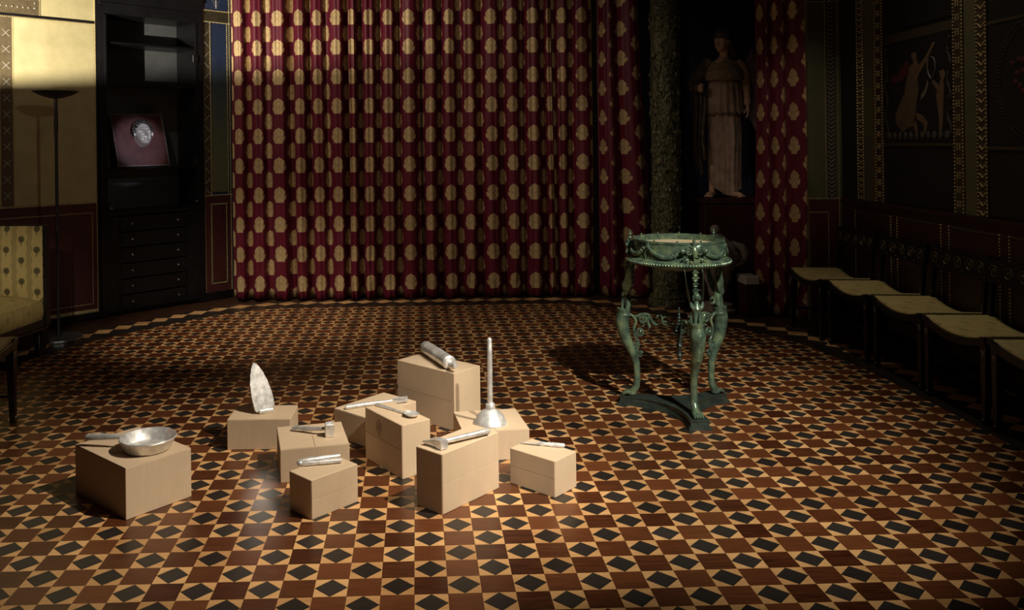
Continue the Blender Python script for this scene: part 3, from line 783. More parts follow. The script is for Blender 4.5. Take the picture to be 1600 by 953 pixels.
# bead trim glimpsed between two curtains
b = MB(); b.span((1.705, 8.18, 0), (1.735, 8.28, 3.4)); tr = struct(b.build('trim_1', M_EBONY, smooth=0))
b = MB()
for k in range(110): b.sph((1.722, 8.176, .9 + k * .021), .0055, 6, 4)
stuff(b.build('bead_rows', M_GOLD, tr))

# ================================================================== CABINET AND PLAQUE
A45 = PI / 4
CB = thing('display_cabinet', 'tall black cabinet with glass front above six small drawers', 'cabinet', (-2.72, 7.36, 0), A45)
DEP = .36
b = MB()
b.span((0, -.025, 0), (.045, DEP, 2.84)).span((.94, -.025, 0), (1.0, DEP, 2.84))
b.span((.045, -.025, 2.62), (.94, DEP, 2.84)).span((.045, -.02, .865), (.94, DEP, .90)).span((.045, 0, 0), (.94, DEP, .028))
b.build('carcass', M_CABIN, CB, smooth=0)
b = MB(); b.span((.045, DEP - .015, .90), (.94, DEP, 2.62)); b.build('back_panel', M_CABIN_IN, CB, smooth=0)
for z, t in ((1.280, .016), (2.025, .018), (2.385, .018)):
    b = MB(); b.span((.047, .004, z - t), (.938, DEP - .016, z), .002); b.build('shelf', M_CABIN, CB, smooth=0)
b = MB(); b.span((0, -.04, 2.80), (1.0, -.02, 2.86), .006); b.span((0, -.035, 2.70), (1.0, -.02, 2.715), .003); b.build('cornice', M_CABIN, CB, smooth=0)
for x0, x1 in ((.035, .160), (.822, .955)):
    b = MB(); b.span((x0, -.028, .03), (x1, -.002, .855), .004); b.span((x0 + .02, -.031, .06), (x1 - .02, -.026, .83), .002); b.build('side_panel', M_CABIN, CB, smooth=0)
for x in (.168, .812):
    b = MB(); b.span((x - .006, -.026, .02), (x + .006, 0, .86)); b.build('divider', M_CABIN, CB, smooth=0)
DH = .1375
dm = MB(); dm.span((.178, -.022, .004), (.803, .02, DH - .007), .004); dme = dm.mesh('drawer', M_CABIN, 0)
km = MB(); km.lathe([(.003, 0), (.004, .008), (.010, .012), (.011, .018), (.006, .023)], 12, (0, 0, 0), Matrix.Rotation(PI / 2, 4, 'X')); kme = km.mesh('knob', M_STEEL, 60)
for k in range(6):
    d = link('drawer', dme, CB, (0, -.004, .03 + k * DH))
    for x in (.272, .715): link('knob', kme, d, (x, -.022, DH * .52))
b = MB(); b.span((.045, -.032, .905), (.062, -.018, 2.61)).span((.918, -.032, .905), (.935, -.018, 2.61)); df = b.build('glass_door', M_CABIN, CB, smooth=0)
b = MB(); b.span((.062, -.028, .905), (.918, -.023, 2.61)); b.build('glass_pane', M_GLASS, df, smooth=0)
for z in (1.32, 2.28):
    b = MB(); b.span((.89, -.040, z - .035), (.945, -.020, z + .035), .003); b.sph((.925, -.04, z), .006); b.build('hinge', M_CABIN, df, smooth=0)
for x, z in ((.085, .935), (.91, .95)): link('door_knob', kme, df, (x, -.028, z))

PQ = thing('relief_plaque', 'square red leather plaque with a pale mask, leaning on the cabinet shelf', 'plaque', (0, 0, 0), 0)
LC = Matrix.Translation((-2.72, 7.36, 0)) @ rotz(A45)
PQ.location = LC @ V((.455, .07, 1.286)); PQ.rotation_euler = (-math.radians(18), 0, A45)
PS = .50
b = MB(); b.span((-PS / 2, 0, 0), (PS / 2, .025, PS), .004); b.build('board', M_PLAQUE, PQ, smooth=0)
b = MB()
for k in range(30):
    t = -PS / 2 + .008 + k * (PS - .016) / 29
    for p in ((t, .004), (t, PS - .004)): b.sph((p[0], -.001, p[1] + .002), .0062, 6, 4)
    for x in (-PS / 2 + .005, PS / 2 - .005): b.sph((x, -.001, t + PS / 2), .0062, 6, 4)
stuff(b.build('stitched_edge', simple('dull_silver_studs', (.45, .43, .40), (.62, .60, .56), 60, .35, .6), PQ))
def face_h(x, y):
    """relief height of a face; x -1..1, y -1 (chin) .. 1 (hairline)"""
    g = lambda cx, cy, sx, sy, a: a * math.exp(-((x - cx) / sx) ** 2 - ((y - cy) / sy) ** 2)
    wj = .97 - .34 * max(0, -y - .05) ** 1.25
    e = abs(x / wj) ** 2.3 + (abs(y) / .99) ** 2.8
    h = .70 * (1 - e) ** .5 if e < 1 else -.04
    if e >= 1: return h
    for s in (-1, 1):
        h += g(s * .37, .30, .26, .085, .16) + g(s * .37, .10, .19, .115, -.27) + g(s * .38, .085, .11, .055, .15)
        h += g(s * .52, -.16, .2, .17, .07) + g(s * .15, -.22, .075, .06, .13) + g(s * .34, -.36, .06, .20, -.07)
    h += g(0, .04, .09, .20, .20) + g(0, -.16, .12, .10, .30) + g(0, .32, .07, .06, -.05)
    h += g(0, -.43, .27, .05, .13) + g(0, -.49, .26, .020, -.13) + g(0, -.55, .21, .05, .13) + g(0, -.655, .22, .045, -.08) + g(0, -.80, .22, .13, .13)
    h *= min(1, (1 - e) * 6)
    return h
FX, FZ, FW, FH = .025, .300, .084, .116
b = MB()
b.grid(lambda u, v: V((FX + (u * 2 - 1) * FW, -.001 - .105 * face_h(u * 2 - 1, v * 2 - 1), FZ + (v * 2 - 1) * FH)), 54, 64)
fc = b.build('face', M_MASK, PQ, smooth=0); fc.data.polygons.foreach_set('use_smooth', [True] * len(fc.data.polygons))
b = MB(); rnd = random.Random(4)
for k in range(120):
    a = math.radians(rnd.uniform(-8, 188)); r = rnd.uniform(.84, 1.12)
    x, z = FX + math.cos(a) * FW * r * 1.02, FZ + .028 + math.sin(a) * FH * r * .80
    if math.sin(a) < .3 and r < 1.0: continue
    dpt = .034 + .050 * max(0, 1.12 - r) / .28 * (1 if math.sin(a) > .2 else .3)
    b.sph((x, -dpt * .7, z), (.013, .016, .012), 7, 5, Euler((rnd.random() * 3, rnd.random() * 3, 0)).to_matrix().to_4x4())
for k in range(90):
    a = math.radians(rnd.uniform(0, 180)); x, z = FX + math.cos(a) * FW * .98, FZ + .028 + math.sin(a) * FH * .80
    b.sph((x, -.02, z), (.014, .02, .014), 6, 4)
hr = b.build('hair', simple('dark_pewter', (.05, .047, .04), (.15, .14, .12), 40, .4, .6), PQ)  # curls darker than the face to set it off
for s in (-1, 1):
    b = MB(); b.sph((FX + s * FW * 1.02, -.022, FZ - .002), (.010, .014, .024), 9, 7); b.sph((FX + s * FW * 1.07, -.03, FZ + .006), (.006, .006, .014), 8, 6); b.build('ear', M_MASK, PQ)

# ================================================================== FLOOR LAMP
LP = thing('floor_lamp', 'slim black torchiere floor lamp standing on a round disc by gold wall', 'lamp', (-2.735, 6.53, 0))
b = MB(); b.lathe([(.155, 0), (.17, .002), (.172, .014), (.170, .020)], 40); b.build('base_rim', M_STEEL, LP)
b = MB(); b.lathe([(.02, .018), (.169, .020), (.168, .026), (.03, .028)], 40); b.build('base', M_LAMPDISC, LP)
b = MB(); b.lathe([(.018, .02), (.012, .05), (.010, .3), (.0105, .80), (.016, .81), (.017, .85), (.0115, .86), (.0115, 1.55), (.016, 1.62), (.014, 1.72), (.012, 1.84)], 14); b.build('pole', M_LAMPBLK, LP)
b = MB(); b.lathe([(.012, 1.835), (.06, 1.845), (.12, 1.866), (.163, 1.890), (.166, 1.894), (.160, 1.893), (.11, 1.874), (.05, 1.858), (.01, 1.856)], 40); b.build('dish_shade', M_LAMPBLK, LP)

lamp2 = LP.copy(); COL.objects.link(lamp2); lamp2['label'] = 'lit torchiere floor lamp beyond the left edge, throwing light up the gold wall'
lamp2.location = (-3.2, 4.42, 0); lamp2.scale = (1, 1, .919)
for ch in list(LP.children):
    c = ch.copy(); COL.objects.link(c); c.parent = lamp2
spot('torchiere_bulb', (-3.2, 4.42, 1.721), (-3.2, 7.3, 2.25), 950, 104, 1.0, (1, .91, .74), .006)

# ================================================================== SEATS
def seat_patch(name, m, parent, f, nu, nv, su, sv, thick):
    b = MB(); b.grid(f, nu, nv, uvf=lambda u, v: (u * su, v * sv))
    o = b.build(name, m, parent, smooth=60)
    sd = o.modifiers.new('pad', 'SOLIDIFY'); sd.thickness = thick; sd.offset = -1
    return o
def make_chair(label, group):
    t = thing('salon_chair', label, 'chair', group=group)
    W, D = .55, .385
    def zs(x, y=None): return .408 + .045 * (2 * x / W) ** 2 - (0 if y is None else .006 * y / D)
    seat_patch('seat', M_UPHS, t, lambda u, v: V(((u - .5) * (W - .02), (v - .5) * (D - .01) - .0, zs((u - .5) * W, (v - .5) * D) + (.014 * math.sin(PI * u) ** .5 * math.sin(PI * v) ** .5 if 0 < u < 1 and 0 < v < 1 else 0))), 18, 12, W, D, .012)
    b = MB()
    for y in (-D / 2 + .005, D / 2 - .005):
        pts = [V((x, y, zs(x, y) - .026)) for x in [(-.5 + k / 14) * W for k in range(15)]]
        rg = [[p + V((0, -.012, -.018)), p + V((0, .012, -.018)), p + V((0, .012, .020)), p + V((0, -.012, .020))] for p in pts]
        b.rings(rg)
    for x in (-W / 2, W / 2): b.bar((x, -D / 2, zs(W / 2, -D / 2) - .022), (x, D / 2, zs(W / 2, D / 2) - .022), .048, .026)
    b.build('seat_frame', M_EBONY, t, smooth=0)
    for sx in (-1, 1):
        b = MB(); b.bar((sx * (W / 2 - .02), -D / 2 + .022, .445), (sx * (W / 2 - .022), -D / 2 + .012, .0), .046, .046, .026); lg = b.build('leg', M_EBONY, t, smooth=0)
        b = MB()
        for k in range(3):
            for q in range(3 - k): b.sph((sx * (W / 2 - .02) + (q - (2 - k) / 2) * .011, -D / 2 - .0015, .375 - k * .011), .0032, 6, 4)
        b.sph((sx * (W / 2 - .022), -D / 2 - .002, .03), .004, 6, 4)
        stuff(b.build('inlay_dots', M_SILVLINE, lg))
        b = MB(); b.tube(catmull([(sx * (W / 2 - .02), D / 2 + .02, 0), (sx * (W / 2 - .018), D / 2 - .01, .2), (sx * (W / 2 - .016), D / 2 - .02, .40), (sx * (W / 2 - .012), D / 2 - .005, .6), (sx * (W / 2 - .012), D / 2 + .02, .775)], 4), [.016] * 8 + [.018] * 9, 4)
        b.build('back_leg', M_EBONY, t, smooth=0)
    def rail(u, z): x = (u - .5) * (W + .03); return V((x, D / 2 - .005 - .012 * (2 * u - 1) ** 2 + (z - .7) * .15, z))
    b = MB(); rg = []
    for k in range(15):
        u = k / 14; p, q = rail(u, .635), rail(u, .765)
        rg.append([p, p + V((0, .016, 0)), q + V((0, .016, 0)), q])
    b.rings(rg); br = b.build('back_rail', M_EBONY, t, smooth=0)
    b = MB()
    for k in range(5):
        u0 = .1 + k * .2; sg = 1 if k % 2 else -1
        pts = []
        for j in range(22):
            a = j / 21 * 3.2 * PI; r = .042 * (1 - j / 26)
            c = rail(u0, .70); pts.append(V((c.x + r * math.cos(a) * sg, c.y - .004, .70 + r * math.sin(a))))
        b.tube(pts, .0022, 4)
        b.sph((rail(u0, .7).x, rail(u0, .7).y - .004, .70), .0045, 6, 4)
        b.sph((rail(u0 + .09, .745).x, rail(u0 + .09, .745).y - .004, .745), .004, 6, 4)
        b.sph((rail(u0 + .09, .655).x, rail(u0 + .09, .655).y - .004, .655), .004, 6, 4)
    stuff(b.build('scroll_inlay', simple('inlay_brass', (.16, .12, .05), (.22, .17, .08), 30, .4, .5) if 'inlay_brass' not in bpy.data.materials else bpy.data.materials['inlay_brass'], br))
    b = MB(); b.bar((-W / 2 + .02, 0, .14), (W / 2 - .02, 0, .14), .016); b.bar((-W / 2 + .02, -D / 2 + .02, .14), (-W / 2 + .02, D / 2 + .01, .14), .016); b.bar((W / 2 - .02, -D / 2 + .02, .14), (W / 2 - .02, D / 2 + .01, .14), .016)
    b.build('stretcher', M_EBONY, t, smooth=0)
    return t
def dup(root, label, loc, rz):
    r = root.copy(); COL.objects.link(r); r['label'] = label; r.location = loc; r.rotation_euler = (0, 0, rz)
    for ch in list(root.children):
        c = ch.copy(); COL.objects.link(c); c.parent = r
        for g in ch.children:
            d = g.copy(); COL.objects.link(d); d.parent = c
    return r
GR = 'dark gold-seated chairs along the right wall'
chair0 = make_chair('dark chair with gold seat, farthest of the right-hand row, beside the curtain', GR)
RZ = -PI / 2 - .04
chair0.location = (3.11, 6.285, 0); chair0.rotation_euler = (0, 0, RZ)
dup(chair0, 'second dark gold-seated chair from the far curtain in the right-hand row', (3.105, 5.665, 0), RZ)
dup(chair0, 'middle dark chair with gold seat in the right-hand row of five', (3.095, 5.055, 0), RZ)
dup(chair0, 'dark gold-seated chair next to the nearest one in the right-hand row', (3.06, 4.455, 0), RZ)
dup(chair0, 'nearest dark gold-seated chair at the right edge, cut by the frame', (3.03, 3.85, 0), RZ)
cl = dup(chair0, 'dark chair with gold seat at the left edge in front of the settee', (-2.345, 4.33, 0), PI / 2)
del cl['group']

SO = thing('settee', 'gold striped upholstered settee with tall end and ebonised frame at far left', 'sofa', (-2.72, 6.30, 0), -.16)
# local: x<0 into the wall side, y<0 towards the camera along the front edge
def cush(u, v):
    x, y = -.68 * (1 - u), -1.6 * (1 - v) - .05
    puff = (math.sin(PI * min(1, max(0, u))) ** .5) * (math.sin(PI * min(max(v, 0), 1)) ** .25) if 0 < u < 1 and 0 < v < 1 else 0
    return V((x, y, .345 + .085 * puff))
b = MB(); b.grid(cush, 20, 26, uvf=lambda u, v: (u * .68, v * 1.6)); b.build('seat_cushion', M_UPHS, SO, smooth=60)
b = MB(); b.grid(lambda u, v: V((.012 * math.sin(PI * v), -1.65 + 1.6 * u, .215 + .135 * v)), 20, 6, uvf=lambda u, v: (u * 1.6, v * .14)); 
b.grid(lambda u, v: V((-.68 * u, -.05, .215 + .135 * v)), 4, 2, uvf=lambda u, v: (u * .7, v * .14))
b.build('seat_front', M_UPHS, SO, smooth=60)
b = MB(); b.grid(lambda u, v: V((-.70 + .71 * u, -.062 - .022 * (math.sin(PI * u) * math.sin(PI * v)) ** .4 if 0 < u < 1 and 0 < v < 1 else -.062, .34 + .555 * v)), 16, 14, uvf=lambda u, v: (u * .72 + .03, v * .56))
b.build('end_upholstery', M_UPH, SO, smooth=60)
b = MB(); b.span((-.72, -.062, .17), (.03, .0, .90), .006); b.build('end_frame', M_EBONY, SO, smooth=0)
b = MB(); b.span((-.70, -1.66, .165), (.02, -.04, .215), .006).span((-.70, -1.66, .145), (.028, -.02, .168), .004); b.span((-.72, -1.66, .17), (-.66, -.04, .90), .01); b.build('seat_frame', M_EBONY, SO, smooth=0)
b = MB(); b.grid(lambda u, v: V((-.655, -.06 - 1.58 * u, .36 + .52 * v)), 10, 4, uvf=lambda u, v: (u * 1.6, v * .56)); b.build('back_upholstery', M_UPH, SO, smooth=60)
for x, y in ((-.02, -.06), (-.02, -1.58), (-.66, -.06), (-.66, -1.58)):
    b = MB(); b.bar((x, y, .16), (x, y, 0), .075, .075, .055); lg = b.build('leg', M_EBONY, SO, smooth=0)
    b = MB()
    for k in range(9): b.sph((x + .014, y - .036 + k * .0008, .145 - k * .0165), .0042, 6, 4)
    stuff(b.build('inlay_dots', M_SILVLINE, lg))

# ================================================================== CARTONS
CART = {'pan': (-1.206, 3.601, -0.746, 0.420, 0.293, 0.204), 'iron': (-0.766, 4.203, -0.030, 0.305, 0.216, 0.146), 'mallet': (-0.485, 3.861, 0.208, 0.301, 0.302, 0.145),
        'tongs': (-0.387, 3.446, -0.809, 0.146, 0.235, 0.154), 'peeler': (-0.217, 4.299, -0.762, 0.237, 0.348, 0.143), 'spoon': (-0.099, 3.867, -0.997, 0.323, 0.149, 0.235),
        'rp': (0.107, 4.511, -0.788, 0.417, 0.203, 0.293), 'hatchet': (0.163, 3.504, -0.783, 0.143, 0.351, 0.238), 'plunger': (0.341, 4.035, 0.099, 0.312, 0.297, 0.140), 'knife': (0.528, 3.601, -0.789, 0.235, 0.155, 0.150)}
CLAB = {'pan': 'wide low cardboard box under the silver frying pan', 'iron': 'cardboard box under the upright silver clothes iron', 'mallet': 'pale cardboard box under the silver meat mallet',
        'tongs': 'small cardboard box under the silver two-handled nutcracker, foremost left', 'peeler': 'cardboard box mostly behind the stamped box, carrying a silver peeler', 'spoon': 'tall narrow cardboard box with a round stamp under the silver spoon',
        'rp': 'tallest cardboard box, at the back, under the silver rolling pin', 'hatchet': 'tall cardboard box with fluted dark side under the silver hatchet', 'plunger': 'cardboard box under the silver sink plunger', 'knife': 'small cardboard box under the silver knife, rightmost'}
def carton(k):
    x, y, a, w, d, hh = CART[k]
    t = thing('cardboard_box', CLAB[k], 'box', (x, y, 0), a, 'cardboard boxes on the parquet')
    fl = {'rp': 'L', 'spoon': 'L', 'knife': 'L', 'tongs': 'R', 'hatchet': 'R'}.get(k, 'T')
    g = .0022
    iy = g if fl == 'L' else 0; ix = g if fl == 'R' else 0; iz = g if fl == 'T' else 0
    b = MB(); b.span((-w / 2, -d / 2 + iy, 0), (w / 2 - ix, d / 2, hh - iz), .0018); b.build('body', M_CARD, t, smooth=0)
    e = .0009
    def fp(n, p, q): b = MB(); b.span(p, q, .0008); return b.build(n, M_CARD, t, smooth=0)
    if fl == 'L':
        m_ = hh * (.50 if k != 'spoon' else .53)
        fp('flap', (-w / 2 + .001, -d / 2, .001), (w / 2 - .001, -d / 2 + g, m_ - e)); fp('flap', (-w / 2 + .001, -d / 2, m_ + e), (w / 2 - .001, -d / 2 + g, hh - .001))
    elif fl == 'R':
        m_ = hh * .5
        fp('flap', (w / 2 - g, -d / 2 + .002, .001), (w / 2, d / 2 - .001, m_ - e * .5)); fp('flap', (w / 2 - g, -d / 2 + .002, m_ + e * .5), (w / 2, d / 2 - .001, hh - .001))
    else:
        fp('flap', (-w / 2 + .001, -d / 2 + .001, hh - g), (-e * .7, d / 2 - .001, hh)); fp('flap', (e * .7, -d / 2 + .001, hh - g), (w / 2 - .001, d / 2 - .001, hh))
    if k == 'hatchet':
        b = MB(); b.span((-w / 2 + .002, -d / 2 - .0015, .002), (w / 2 - .002, -d / 2 + .001, hh - .003)); b.build('fluted_edge', M_CARDE, t, smooth=0)
    if k == 'spoon':
        b = MB(); cx, cz = -.035, hh * .75; n = 28
        for r0, r1 in ((.024, .0265), (.019, .0203)):
            rg = []
            for i in range(n + 1):
                c_, s_ = math.cos(2 * PI * i / n), math.sin(2 * PI * i / n)
                rg.append([V((cx + r0 * c_, -d / 2 - .0006, cz + r0 * s_ * 1.12)), V((cx + r1 * c_, -d / 2 - .0006, cz + r1 * s_ * 1.12)), V((cx + r1 * c_, -d / 2 + .001, cz + r1 * s_ * 1.12)), V((cx + r0 * c_, -d / 2 + .001, cz + r0 * s_ * 1.12))])
            b.rings(rg, cap=False)
        for i in range(-3, 4):
            b.span((cx - .015 + abs(i) * .0016, -d / 2 - .0006, cz + i * .0045 - .001), (cx + .015 - abs(i) * .0016, -d / 2 + .001, cz + i * .0045 + .001))
        for i in (-1, 1): b.span((cx + i * .006 - .001, -d / 2 - .0006, cz - .013), (cx + i * .006 + .001, -d / 2 + .001, cz + .013))
        b.span((cx - .001, -d / 2 - .0006, cz + .03), (cx + .001, -d / 2 + .001, cz + .038)); b.span((cx - .012, -d / 2 - .0006, cz - .040), (cx + .012, -d / 2 + .001, cz - .036))
        b.build('round_stamp', M_STAMP, t, smooth=0)
    return t
for k in CART: carton(k)
H = {k: v[5] for k, v in CART.items()}

# ================================================================== SILVER TOOLS
def jit(o, s=.0012, f=60):
    for v in o.data.vertices:
        n = noise.noise_vector(v.co * f); v.co += n * s
    return o
# frying pan
P = thing('frying_pan', 'silver hammered frying pan lying on the wide low cardboard box', 'pan', (-1.128, 3.560, H['pan'] + .001))
b = MB(); b.lathe([(.002, 0), (.085, 0), (.094, .006), (.112, .046), (.116, .050), (.114, .054), (.108, .052), (.090, .012), (.082, .007), (.002, .006)], 40)
o = b.build('bowl', M_SILV, P, smooth=50); jit(o, .0018, 40)
hd = V((-.272, .052, 0)).normalized(); b = MB()
b.tube([V((0, 0, .040)) + hd * r_ + V((0, 0, z)) for r_, z in ((.108, 0), (.13, .003), (.16, .003), (.22, .001), (.272, -.002), (.284, -.004))], [.008, .009, .013, .015, .0155, .009], 10, .62); jit(b.build('handle', M_SILV, P), .0012)
# clothes iron standing on its heel
I = thing('clothes_iron', 'silver foil clothes iron standing upright on its heel on a box', 'iron', (-.748, 4.185, H['iron'] + .001), math.radians(29))
lean = math.radians(19)
LM = Matrix.Rotation(math.radians(-8), 4, 'Y') @ Matrix.Rotation(-lean, 4, 'X')
def sole(t): return lerp_tab([(0, .044), (.05, .051), (.3, .053), (.55, .0465), (.75, .035), (.88, .0225), (.95, .0135), (.985, .0065), (1, .0015)], t)[0]
def iron_ring(y, k, z0, L, n=26):
    L_ = [(-sole(i / n) * k, y, z0 + i / n * L) for i in range(n + 1)]; R_ = [(sole(i / n) * k, y, z0 + i / n * L) for i in range(n, -1, -1)]
    return [LM @ V(p) for p in L_ + R_[1:]]
b = MB(); b.rings([iron_ring(0, .97, .018, .232), iron_ring(.004, 1, .016, .236), iron_ring(.014, 1, .016, .236)]); jit(b.build('soleplate', M_SILV, I, smooth=30), .0009, 25)
b = MB(); b.rings([iron_ring(.014, .93, .02, .222), iron_ring(.04, .8, .016, .20), iron_ring(.062, .55, .016, .16)]); jit(b.build('body', M_SILV, I, smooth=50), .0014)
b = MB(); b.tube([LM @ V(p) for p in catmull([(0, .055, .150), (0, .082, .165), (0, .105, .14), (0, .108, .08), (0, .098, .03), (0, .06, .018)], 5)], .013, 9); jit(b.build('handle', M_SILV, I), .001)
b = MB(); b.span((-.036, -.004, .0), (.036, .09, .018), .003); jit(b.build('heel', M_SILV, I, smooth=30), .0008)
# meat mallet
Mx = thing('meat_mallet', 'silver meat mallet with square head on the pale box', 'mallet', (-.50, 3.87, H['mallet']))
b = MB(); b.tube([(-.083, .052, .012), (-.075, .050, .013), (-.02, .025, .018), (.055, -.008, .027), (.08, -.02, .032)], [.009, .0135, .0125, .009, .008], 9, .7); jit(b.build('handle', M_SILV, Mx), .0012)
b = MB(); b.box((.096, -.028, .029), (.040, .044, .058), rotz(.18), .003); hd = b.build('head', M_SILV, Mx, smooth=30); jit(hd, .0012)
b = MB()
for i in range(4):
    for j in range(4): b.bar(V((.096 + (i - 1.5) * .009, -.028 + (j - 1.5) * .01, .057)), V((.096 + (i - 1.5) * .009, -.028 + (j - 1.5) * .01, .0635)), .0085, .0085, .001)
stuff(b.build('teeth', M_SILV, hd, smooth=0))
# nutcracker
Nk = thing('nutcracker', 'silver two-handled nutcracker lying on the small front-left box', 'nutcracker', (-.405, 3.485, H['tongs']))
for p, q, n in (((-.085, -.022, .010), (.085, .004, .011), 'lever'), ((-.083, .0, .012), (.075, .05, .013), 'lever')):
    b = MB(); pp = [V(p).lerp(V(q), t) for t in (0, .08, .25, .45, .6, 1)]
    b.tube(pp, [.006, .011, .013, .010, .011, .009], 9, .9); jit(b.build(n, M_SILV, Nk), .0016)
b = MB(); b.sph((-.08, -.010, .012), (.016, .020, .011), 12, 8); jit(b.build('hinge', M_SILV, Nk), .001)
# peeler
Pe = thing('peeler', 'silver long-handled peeler lying behind the stamped box', 'peeler', (-.23, 4.28, H['peeler']))
b = MB(); b.tube([(-.135, -.055, .010), (-.125, -.050, .011), (-.05, -.018, .011), (.06, .028, .010), (.10, .042, .010)], [.006, .011, .011, .008, .007], 9); jit(b.build('handle', M_SILV, Pe), .001)
b = MB()
hx, hy = .135, .05
for sg in (-1, 1):
    b.bar((hx - .03, hy + sg * .02 - .012, .012), (hx + .035, hy + sg * .02 + .006, .014), .010, .014)
b.bar((hx - .032, hy - .034, .012), (hx - .028, hy + .012, .012), .010, .014); b.bar((hx + .034, hy - .014, .014), (hx + .034, hy + .028, .014), .010, .016)
b.box((hx, hy, .016), (.05, .016, .004), rotz(.3)); jit(b.build('blade_head', M_SILV, Pe, smooth=20), .0008)
# spoon
Sp = thing('spoon', 'silver spoon lying on the tall narrow stamped box', 'spoon', (-.11, 3.89, H['spoon']))
b = MB(); b.tube([(-.090, .090, .006), (-.085, .085, .008), (-.04, .042, .007), (.02, -.018, .006), (.048, -.048, .008)], [.006, .0085, .0075, .0055, .007], 8, .7); jit(b.build('handle', M_SILV, Sp), .001)
SM = Matrix.Translation((.078, -.082, .001)) @ rotz(-PI / 4)
b = MB(); b.lathe([(.001, .002), (.020, .003), (.030, .010), (.034, .016), (.032, .017), (.026, .012), (.016, .007), (.001, .006)], 26)
o = b.build('bowl', M_SILV, Sp); o.matrix_local = SM @ Matrix.Diagonal((1.16, .92, 1, 1)); jit(o, .0008)
# rolling pin
Rp = thing('rolling_pin', 'silver hammered rolling pin with knob handles on the tallest box', 'rolling pin', (.105, 4.53, H['rp']))
pa, pb = V((-.080, .235, .036)), V((.085, -.235, .036))
ax = (pb - pa).normalized(); L = (pb - pa).length
prof = [(0, .010), (.012, .016), (.045, .013), (.055, .012)], [(.056, .026), (.062, .034), (.12, .036), (.125, .034), (.20, .036), (.27, .0355), (.275, .034), (.36, .036), (.415, .036), (.424, .027)], [(.425, .012), (.45, .011), (.458, .015), (.482, .017), (.497, .010)]
for nm, pf in zip(('handle', 'barrel', 'handle'), prof):
    b = MB(); b.tube([pa + ax * (s_ * L / .497) for s_, r_ in pf], [r_ for s_, r_ in pf], 22); jit(b.build(nm, M_SILV, Rp), .0012)
# hatchet
Ht = thing('hatchet', 'silver hatchet lying on the tall box with a fluted dark side', 'hatchet', (.16, 3.46, H['hatchet']))
b = MB(); b.tube([(-.085, -.058, .020), (-.02, -.017, .020), (.08, .045, .019), (.128, .076, .018), (.134, .080, .018)], [.009, .0105, .0115, .0125, .008], 10); jit(b.build('handle', M_SILV, Ht), .001)
hdv, bdv = V((.85, .52, 0)).normalized(), V((-.56, .83, 0)).normalized() * 1
o0 = V((-.072, -.062, .0))
b = MB()
for_r = []
for s_, hw, th in ((-.022, .017, .034), (.0, .017, .034), (.02, .020, .026), (.05, .032, .014), (.066, .040, .004)):
    c = o0 + bdv * s_ * 1.1 + V((0, 0, .020 - .004 * (s_ > .02)))
    for_r.append([c - hdv * hw - V((0, 0, th / 2)), c + hdv * hw - V((0, 0, th / 2)), c + hdv * hw + V((0, 0, th / 2)), c - hdv * hw + V((0, 0, th / 2))])
b.rings(for_r); jit(b.build('axe_head', M_SILV, Ht, smooth=25), .0008)
# plunger
Pl = thing('plunger', 'silver hammered sink plunger standing upright on a box', 'plunger', (.338, 3.985, H['plunger']))
b = MB(); b.lathe([(.066, .0), (.080, .001), (.079, .008), (.072, .018), (.062, .036), (.046, .054), (.030, .064), (.022, .068), (.021, .092), (.018, .094), (.005, .094)], 34); jit(b.build('cup', M_SILV, Pl, smooth=60), .0022, 70)
b = MB(); b.tube([(0, 0, .085), (0, 0, .2), (0, .0, .3), (0, 0, .395), (0, 0, .402)], [.0125, .0125, .0120, .0118, .007], 14); jit(b.build('handle', M_SILV, Pl), .0008)
# knife
Kn = thing('knife', 'silver kitchen knife lying on the small rightmost box', 'knife', (.528, 3.648, H['knife']))
kd = V((.185, -.058, 0)).normalized(); kn = V((-kd.y, kd.x, 0))
b = MB()
rg = []
for t_, w0, w1, th in ((-.100, -.001, .001, .001), (-.07, -.006, .004, .0025), (-.03, -.009, .006, .003), (-.004, -.009, .006, .0035)):
    c = kd * t_ + V((0, 0, .0065)); rg.append([c + kn * w0, c + kn * (w0 + w1) / 2 + V((0, 0, -th)), c + kn * w1, c + kn * (w0 + w1) / 2 + V((0, 0, th))])
b.rings(rg); b.build('blade', M_SILV, Kn, smooth=20)
b = MB(); b.tube([kd * t_ + V((0, 0, .009)) for t_ in (-.008, .0, .02, .05, .085, .098, .103)], [.008, .010, .008, .0105, .0095, .010, .005], 9, .8); jit(b.build('handle', M_SILV, Kn), .0012)
# ================================================================== BRONZE TRIPOD
T = thing('tripod_table', 'green bronze tripod table with lion legs, sphinxes and garlanded round basin', 'table', (1.418, 4.552, 0))
ANG = (-PI / 2, math.radians(154), math.radians(26))
def plinth_outline(off, n=12):
    out = []
    for k in range(3):
        a = -PI / 2 + k * 2 * PI / 3; d = V((math.cos(a), math.sin(a))); t = V((-d.y, d.x))
        R_, w = .318 + off, .046 + off
        p0, p1 = d * R_ - t * w, d * R_ + t * w
        a2 = a + 2 * PI / 3; d2 = V((math.cos(a2), math.sin(a2))); t2 = V((-d2.y, d2.x)); q = d2 * R_ - t2 * w
        dm = V((math.cos(a + PI / 3), math.sin(a + PI / 3))) * (-.01 + off)
        out.append(p0); 
        for i in range(n):
            u = i / n; out.append(p1 * (1 - u) ** 2 + dm * 2 * u * (1 - u) + q * u * u)
    return [tuple(p) for p in out]
